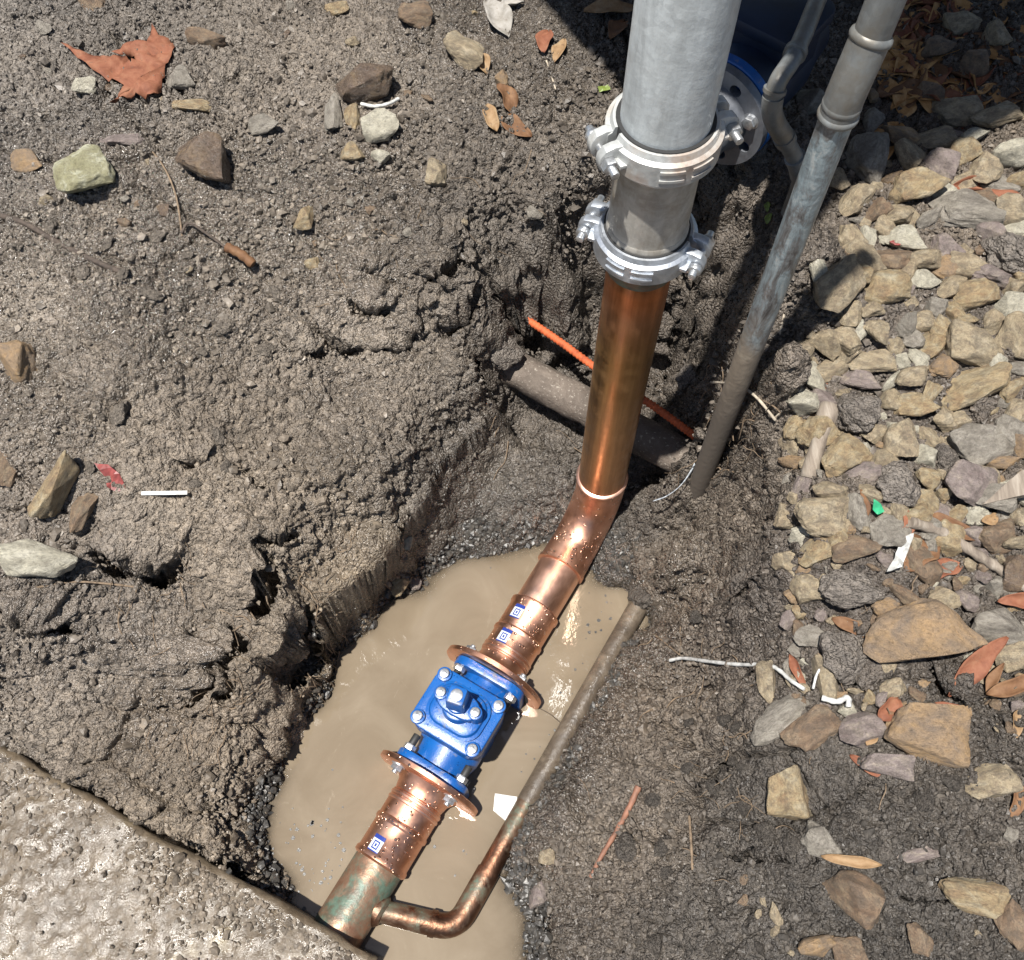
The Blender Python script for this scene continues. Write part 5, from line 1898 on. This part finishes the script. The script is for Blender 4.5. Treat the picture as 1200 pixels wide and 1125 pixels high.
LEAVES = [
    (948, 447, 52, 20, -24, 'leaf_red', 'pinkish red dead leaf beside the muddy long grey pipe', 1.2),
    (1133, 226, 54, 30, 10, 'leaf_red', 'curled red-brown leaf on the big grey-brown slab', 1.8),
    (1178, 238, 60, 30, -20, 'leaf_red', 'flat red-brown leaf at the right border below the dark-spotted stone', .4),
    (1192, 262, 40, 34, 20, 'leaf_red', 'reddish leaf cut by the right border above the dark clod', .5),
    (1085, 308, 40, 16, -4, 'leaf_red', 'small red-brown leaf beside the smooth purple-grey stone', .7),
    (1144, 780, 92, 26, 46, 'leaf_red', 'long maroon leaf right of the huge rust-streaked stone', .6),
    (1185, 803, 58, 24, 18, 'leaf_brown', 'brown folded leaf at the right border below the long maroon leaf', 1.2),
    (1190, 707, 44, 20, -8, 'leaf_red', 'orange-brown leaf at the right border under the dry branch', 1.0),
    (936, 788, 44, 14, 108, 'leaf_red', 'narrow rust-red leaf standing by the end of the white string', 1.3),
    (997, 1008, 64, 17, -8, 'leaf_tan', 'orange-brown rolled leaf lying on the dark lower soil', 1.3),
    (1040, 832, 34, 30, 40, 'leaf_red', 'dark red crumpled leaf left of the large brown slab', 1.3),
    (1078, 655, 52, 40, 35, 'leaf_brown', 'folded brown leaf beside the wrapper scrap', .8),
    (1106, 672, 42, 24, 20, 'leaf_red', 'bright rust leaf behind the folded brown leaf', .6),
    (1120, 618, 60, 20, -35, 'leaf_brown', 'dark brown leaf along the dry branch', 1.0),
    (1186, 935, 50, 18, 70, 'leaf_brown', 'brown leaf at the right border by the rounded orange-tan stone', 1.0),
    (1192, 850, 40, 18, 60, 'leaf_tan', 'tan curled leaf at the right border beside the large brown slab', 1.2),
    (1100, 800, 50, 16, -20, 'leaf_brown', 'thin brown leaf in the hollow under the huge stone', 1.0),
    (1000, 735, 50, 18, -25, 'leaf_brown', 'brown leaf half under the wide dark clod', .8),
    (640, 52, 36, 22, 80, 'leaf_red', 'dark red-brown leaf left of the galvanised pipe near the top', 1.0),
    (656, 62, 36, 16, 70, 'leaf_tan', 'tan leaf beside the dark red-brown leaf near the top', .8),
    (590, 118, 36, 24, -60, 'leaf_brown', 'brown wet leaf on the bank left of the upper clamp', .8),
    (604, 150, 44, 22, -35, 'leaf_brown', 'dark wet leaf just below the brown wet leaf', .9),
    (576, 140, 34, 20, -70, 'leaf_tan', 'yellowish leaf left of the dark wet leaf', 1.1),
    (583, 24, 60, 30, -65, 'leaf_grey', 'pale grey dry leaf at the top centre', .9),
    (600, 12, 30, 22, 20, 'leaf_grey', 'whitish shrivelled leaf at the top border', 1.3),
    (560, 78, 30, 20, -50, 'leaf_tan', 'tan curled leaf under the tan stone with rusty top', 1.2),
    (715, 14, 60, 26, 8, 'leaf_tan', 'dim tan leaf touching the galvanised pipe at the top border', .9),
    (724, 38, 40, 22, 60, 'leaf_brown', 'dim brown leaf below the tan leaf at the galvanised pipe', .9),
    (1042, 172, 70, 36, 62, 'leaf_litter', 'large yellow-brown leaf in the shade above the grey block', .7),
    (1056, 92, 56, 30, 80, 'leaf_litter', 'brown leaf in the shade right of the long pipe joint', .7),
    (1066, 40, 60, 34, 60, 'leaf_grey', 'grey-brown leaf right of the pipe top in the shade', .8),
    (1120, 20, 56, 36, 30, 'leaf_litter', 'tan broken leaf at the top border in the shaded corner', .7),
    (1178, 34, 60, 40, -10, 'leaf_litter', 'broad brown leaf at the top of the shaded corner', .5),
    (1186, 60, 44, 22, 15, 'leaf_tan', 'tan leaf at the right border of the shaded corner', .9),
    (1100, 105, 50, 32, -15, 'leaf_brown', 'round brown leaf in the middle of the shaded corner', .6),
    (1070, 80, 56, 34, -40, 'leaf_brown', 'dark leaf lying left of the round brown leaf', .5),
    (1176, 112, 60, 36, -50, 'leaf_brown', 'red-brown leaf above the flat tan stone in the shaded corner', .5),
    (1140, 158, 44, 18, 10, 'leaf_red', 'dull red leaf at the lower rim of the shaded corner', .7),
    (1025, 205, 40, 22, 75, 'leaf_tan', 'tan leaf leaning on the upright grey block', .8),
]
for (px, py, L, W, rot, mat, lab, curl) in LEAVES:
    leaf(px, py, L * 1.05, W * 1.1, rot, mat, lab, curl)
for k in range(130):
    px, py = rng.uniform(1035, 1198), rng.uniform(2, 135)
    leaf(px, py, rng.uniform(32, 62), rng.uniform(22, 38), rng.uniform(0, 180), rng.choice(('leaf_brown', 'leaf_litter', 'leaf_litter', 'leaf_red')),
         'brown dead leaf in the thick shaded litter of the far corner', rng.uniform(.3, 1.2), group='leaf litter in the shaded corner', lift=.014, tilt=22)
for k in range(10):
    px, py = rng.uniform(1000, 1195), rng.uniform(560, 900)
    leaf(px, py, rng.uniform(22, 44), rng.uniform(9, 16), rng.uniform(0, 180), rng.choice(('leaf_brown', 'leaf_red', 'leaf_tan')),
         'narrow dead leaf lying loose among the stones of the right bank', rng.uniform(.5, 1.3), group='loose leaves among the stones', lift=.008, tilt=25)

# torn leaf on the left bank, irregular outline
z5 = [(210, 160), (300, 200), (370, 214), (425, 206), (440, 226), (452, 200), (470, 186), (420, 196), (376, 190), (430, 165), (488, 150), (508, 96), (524, 120), (560, 140), (582, 172), (566, 208), (548, 220), (540, 300), (500, 318), (456, 326), (440, 344), (400, 362), (370, 362), (396, 322), (416, 296), (340, 262), (280, 222)]
pp = [hit(a / 2.81, b / 2.81) for a, b in z5]
c0 = sum(pp, Vector()) / len(pp)
bm = bmesh.new()
vv = [bm.verts.new((p.x - c0.x, p.y - c0.y, 0)) for p in pp]
fe = bm.faces.new(vv)
bmesh.ops.triangulate(bm, faces=[fe])
for _ in range(2):
    bmesh.ops.subdivide_edges(bm, edges=[e for e in bm.edges if e.calc_length() > .012], cuts=1)
    bmesh.ops.triangulate(bm, faces=bm.faces)
zm = max(gz(p.x, p.y) for p in pp)
for v_ in bm.verts:
    v_.co.z = .6 * (gz(v_.co.x + c0.x, v_.co.y + c0.y) - c0.z) + .014 + .008 * mnoise.noise(v_.co * 22) + .006 * mnoise.noise(v_.co * 60)
me = bpy.data.meshes.new('torn_leaf')
bm.to_mesh(me)
bm.free()
me.polygons.foreach_set('use_smooth', [True] * len(me.polygons))
o = link('dead_leaf', me, 'leaf_red', None, c0)
o.modifiers.new('thick', 'SOLIDIFY').thickness = .001
tag(o, 'torn red-brown leaf with a long pointed tip on the left bank', 'leaf')

# rolled leaf tube and its stalk
def strand(name, pxs_, r, mat, label=None, cat=None, lift=.003, n=6, segs=8, taper=None, group=None):
    pts = []
    for a in pxs_:
        p = hit(a[0], a[1])
        pts.append(p + UP * (lift + (a[2] if len(a) > 2 else 0)))
    path = catmull(pts, n)
    m = len(path)
    rad = [r * (1 if not taper else (1 - (1 - taper) * i / (m - 1))) * (1 + .12 * math.sin(i * 1.9)) for i in range(m)]
    b = path[0].copy()
    o = link(name, py_mesh(name, *tube_vf([p - b for p in path], rad, segs), 60), mat, None, b)
    return tag(o, label, cat, group)


strand('rolled_leaf', [(268, 296, .01), (284, 305, .014), (300, 319, .018)], .0095, 'leaf_brown', 'rolled brown leaf tube at the end of a thin stalk on the left bank', 'leaf', .006, 6, 14)
strand('twig', [(160, 158), (180, 180), (196, 203), (207, 232), (212, 262), (214, 278)], .0020, 'root', 'long thin bent stalk running down the left bank from the torn leaf', 'twig')
strand('twig', [(214, 276, .004), (224, 268, .012), (245, 280, .012), (268, 297, .012)], .0028, 'root_dark', 'hooked dark stalk holding the rolled leaf tube', 'twig')
strand('root', [(0, 252), (30, 262), (70, 285), (110, 305), (140, 318)], .0055, 'root_dark', 'dark half-buried root at the left border of the bank', 'root', -.001)
strand('root', [(748, 922), (738, 945), (722, 975), (705, 1003), (692, 1028)], .0062, 'root_red', 'reddish root poking out of the right slope', 'root', .004, taper=.6)
strand('twig', [(640, 72), (646, 90), (651, 106)], .0018, 'root_pale', 'thin pale twig left of the galvanised pipe', 'twig')
strand('dry_branch', [(1062, 618, .01), (1100, 632, .014), (1135, 655, .014), (1170, 678, .014), (1212, 708, .012)], .0088, 'bark', 'dry grey-brown branch across the stones to the right border', 'branch', .010, 8, 12, .9)
strand('root', [(832, 452, .01), (858, 462, .03), (880, 478, .035), (905, 500, .02)], .0026, 'root_pale', 'pale root stretched across the trench lip by the muddy pipe', 'root')
strand('root', [(938, 458, .004), (925, 475, .004), (908, 490)], .0015, 'root_pale', 'thin pale rootlet right of the muddy pipe', 'root')
strand('root', [(930, 330, .01), (918, 370, .012), (912, 395, .006)], .0022, 'root_pale', 'straw-like pale root against the muddy pipe', 'root')
strand('root', [(740, 735, .003), (765, 745, .006), (795, 768, .004)], .0018, 'root', 'brown rootlet from the slope toward the white string', 'root')
strand('root', [(45, 690, .004), (90, 684, .006), (130, 686, .004), (165, 690, .003)], .0020, 'root', 'long pale brown root running right of the pale boulder', 'root')
strand('twig', [(806, 958, .012), (809, 990, .006), (811, 1020, .002)], .0024, 'root', 'short upright twig on the lower right slope', 'twig')
strand('white_string', [(784, 776, .004), (800, 774, .006), (830, 778, .006), (865, 782, .008), (895, 783, .012), (910, 790, .012), (922, 802, .016), (938, 812, .014)], .0034, 'white', 'dirty white string lying across the top of the right slope', 'string', .009)
strand('white_string', [(948, 812, .02), (952, 795, .024), (962, 784, .022), (972, 790, .02)], .0022, 'white', 'short curled white string end on the tan stone', 'string', .004)
strand('white_string', [(958, 822, .02), (975, 827, .022), (988, 822, .020), (990, 832, .016)], .0046, 'white', 'thick white string knot by the purple-brown stone', 'string', .004)

# curled bark piece
pa, pb = hit(970, 480), hit(944, 566)
d = (pb - pa)
xx, yy, dd = frame_for(d)
vs_, fs = [], []
for i in range(15):
    t = i / 14
    r_ = .017 * (1 - .25 * t) * (1 + .1 * math.sin(t * 9))
    for j in range(13):
        a = R(-40 + 260 * j / 12)
        vs_.append(d * t + (xx * math.cos(a) + yy * math.sin(a)) * r_ + UP * .014)
for i in range(14):
    for j in range(12):
        fs.append((i * 13 + j, i * 13 + j + 1, (i + 1) * 13 + j + 1, (i + 1) * 13 + j))
o = link('bark_piece', py_mesh('bark_piece', vs_, fs, 60), 'bark', None, pa)
o.modifiers.new('thick', 'SOLIDIFY').thickness = .003
tag(o, 'curled grey bark tube lying at the trench lip beside the dark clod', 'bark')

# pointed wooden stake
p0, p1 = hit(1142, 602) + UP * .03, hit(1206, 574) + UP * .05
d = (p1 - p0)
dn = d.normalized()
sd = UP.cross(dn).normalized()
ol = [(0, 0), (.055, .016), (.075, .021), (.35, .021), (.35, -.021), (.075, -.019), (.05, -.012)]
v, f = prism_vf(ol, -.007, .007, 0, basis((0, 0, 0), dn, sd, dn.cross(sd)))
tag(link('wooden_stake', py_mesh('wooden_stake', v, f, 30), 'bark', None, p0), 'pointed grey wooden stake sticking in from the right border', 'stake')


# ------------------------------------------------------------------ scraps
def scrap(name, pts, mat, label, cat='scrap', th=.0016, lift=.004, crumple=.004, z=None):
    pp = [hit(*q) if z is None else at(q[0], q[1], z) for q in pts]
    c = sum(pp, Vector()) / len(pp)
    bm = bmesh.new()
    vv = [bm.verts.new(((p.x - c.x), (p.y - c.y), (p.z - c.z) * .8)) for p in pp]
    fc_ = bm.faces.new(vv)
    bmesh.ops.triangulate(bm, faces=[fc_])
    bmesh.ops.subdivide_edges(bm, edges=bm.edges, cuts=2)
    bmesh.ops.triangulate(bm, faces=bm.faces)
    for v_ in bm.verts:
        v_.co.z += mnoise.noise(v_.co * 60 + Vector((pts[0][0], 0, 0))) * crumple
    me = bpy.data.meshes.new(name)
    bm.to_mesh(me)
    bm.free()
    o = link(name, me, mat, None, c + UP * lift)
    o.modifiers.new('thick', 'SOLIDIFY').thickness = th
    return tag(o, label, cat)


scrap('scrap_or_reflection', [(112, 545), (130, 548), (142, 558), (150, 576), (140, 580), (128, 574), (124, 560)], 'red', 'faded red plastic scrap on the left bank by the white strip', lift=.008, crumple=.01)
scrap('plastic_strip', [(168, 579), (222, 579), (222, 583.5), (168, 583.5)], 'white', 'thin white plastic strip lying flat on the left bank', 'strip', .002, .012, .0)
scrap('scrap_or_reflection', [(580, 930), (606, 934), (604, 948), (592, 962), (578, 950)], 'white', 'small white plate on the water against the bypass pipe, standing in for a reflection', th=.001, lift=.002, crumple=.0, z=WATER_Z)  # white plate in place of a bright reflection in the water
scrap('scrap_or_reflection', [(1018, 592), (1026, 598), (1031, 606), (1024, 608), (1017, 604)], 'green', 'bright green plastic scrap among the stones', lift=.022, crumple=.008)
scrap('scrap_or_reflection', [(1060, 602), (1072, 602), (1072, 616), (1062, 614)], 'green', 'dull green scrap at the end of the dry branch', lift=.016, crumple=.01)
scrap('wrapper', [(1052, 636), (1064, 632), (1060, 650), (1050, 672), (1034, 676), (1042, 662)], 'white', 'white crumpled wrapper scrap under the grey-tan wedge', lift=.02, crumple=.014)
scrap('wrapper', [(700, 104), (713, 101), (715, 109), (702, 111)], 'yellowgreen', 'tiny dull yellow wrapper bit left of the galvanised pipe', lift=.006, crumple=.006)
leaf(900, 243, 13, 8, 80, 'yellowgreen', 'tiny green leaf left of the long grey pipe', 1.0, name='green_leaf', lift=.004)
leaf(902, 257, 14, 9, 60, 'yellowgreen', 'second tiny green leaf under the first left of the long grey pipe', 1.0, name='green_leaf', lift=.004)

# white crust along the lower edge of the wet stone
strand('white_crust', [(424, 128, .012), (440, 131, .012), (456, 128, .012), (468, 122, .012)], .0035, 'white', 'white crusted rim under the wet dark brown stone', 'crust', .002)

# ------------------------------------------------------------------ fine roots hanging out of the banks
parts = []
rr_ = random.Random(77)
zones = [((345, 750), 70, 70, 80), ((180, 675), 50, 40, 44), ((260, 800), 70, 70, 50), ((420, 690), 60, 60, 30), ((620, 480), 60, 30, 14), ((860, 490), 60, 60, 40), ((790, 740), 60, 80, 24), ((840, 900), 60, 140, 26), ((480, 300), 180, 120, 22), ((650, 870), 30, 60, 8), ((1010, 760), 120, 160, 24)]
for (cx, cy), wx_, wy_, n in zones:
    for _ in range(n):
        x0, y0 = rr_.gauss(cx, wx_ * .5), rr_.gauss(cy, wy_ * .5)
        a = rr_.uniform(0, 6.28)
        L = rr_.uniform(18, 60)
        pts = []
        for q in range(5):
            a += rr_.uniform(-.7, .7)
            x0 += math.cos(a) * L / 5
            y0 += math.sin(a) * L / 5 + 1.5
            p = hit(x0, y0)
            pts.append(p + UP * (.002 + rr_.uniform(0, .012)))
        path = catmull(pts, 3)
        if max((path[i + 1] - path[i]).length for i in range(len(path) - 1)) > .05:
            continue
        r0 = rr_.choice((.0006, .0008, .0011, .0015))
        parts.append(tube_vf(path, [r0 * (1 - .6 * i / len(path)) for i in range(len(path))], 5, False))
v, f = merge(parts)
me = bpy.data.meshes.new('fine_roots')
me.from_pydata([tuple(p) for p in v], [], f)
tag(link('fine_roots', me, 'root'), 'hair-thin brown rootlets hanging out of the torn banks', 'roots', kind='stuff')

# specks floating on the water
parts = []
for (cx, cy, sx_, sy_, n) in ((370, 1010, 30, 35, 46), (470, 1000, 60, 60, 10), (640, 850, 30, 60, 10), (700, 720, 22, 22, 14), (590, 640, 50, 12, 10)):
    for _ in range(int(n * 1.6)):
        p = at(rr_.gauss(cx, sx_), rr_.gauss(cy, sy_), WATER_Z)
        r0 = rr_.choice((.0012, .0016, .0022, .003, .0042))
        parts.append(prism_vf([(r0 * math.cos(a) * rr_.uniform(.6, 1.2), r0 * math.sin(a) * rr_.uniform(.6, 1.2)) for a in [k * .9 for k in range(7)]], -.002, .0012, .0, Matrix.Translation(p)))
v, f = merge(parts)
tag(link('floating_specks', py_mesh('floating_specks', v, f, 0), 'grit'), 'black specks of grit floating on the brown water', 'grit', kind='stuff')
strand_pts = [at(630, 829, WATER_Z + .001), at(645, 837, WATER_Z + .003), at(658, 848, WATER_Z + .002)]
b = strand_pts[0].copy()
tag(link('twig', py_mesh('twig', *tube_vf([p - b for p in catmull(strand_pts, 4)], .0009, 6), 60), 'root_dark', None, b), 'hair-thin dark twig floating between valve and bypass pipe', 'twig')
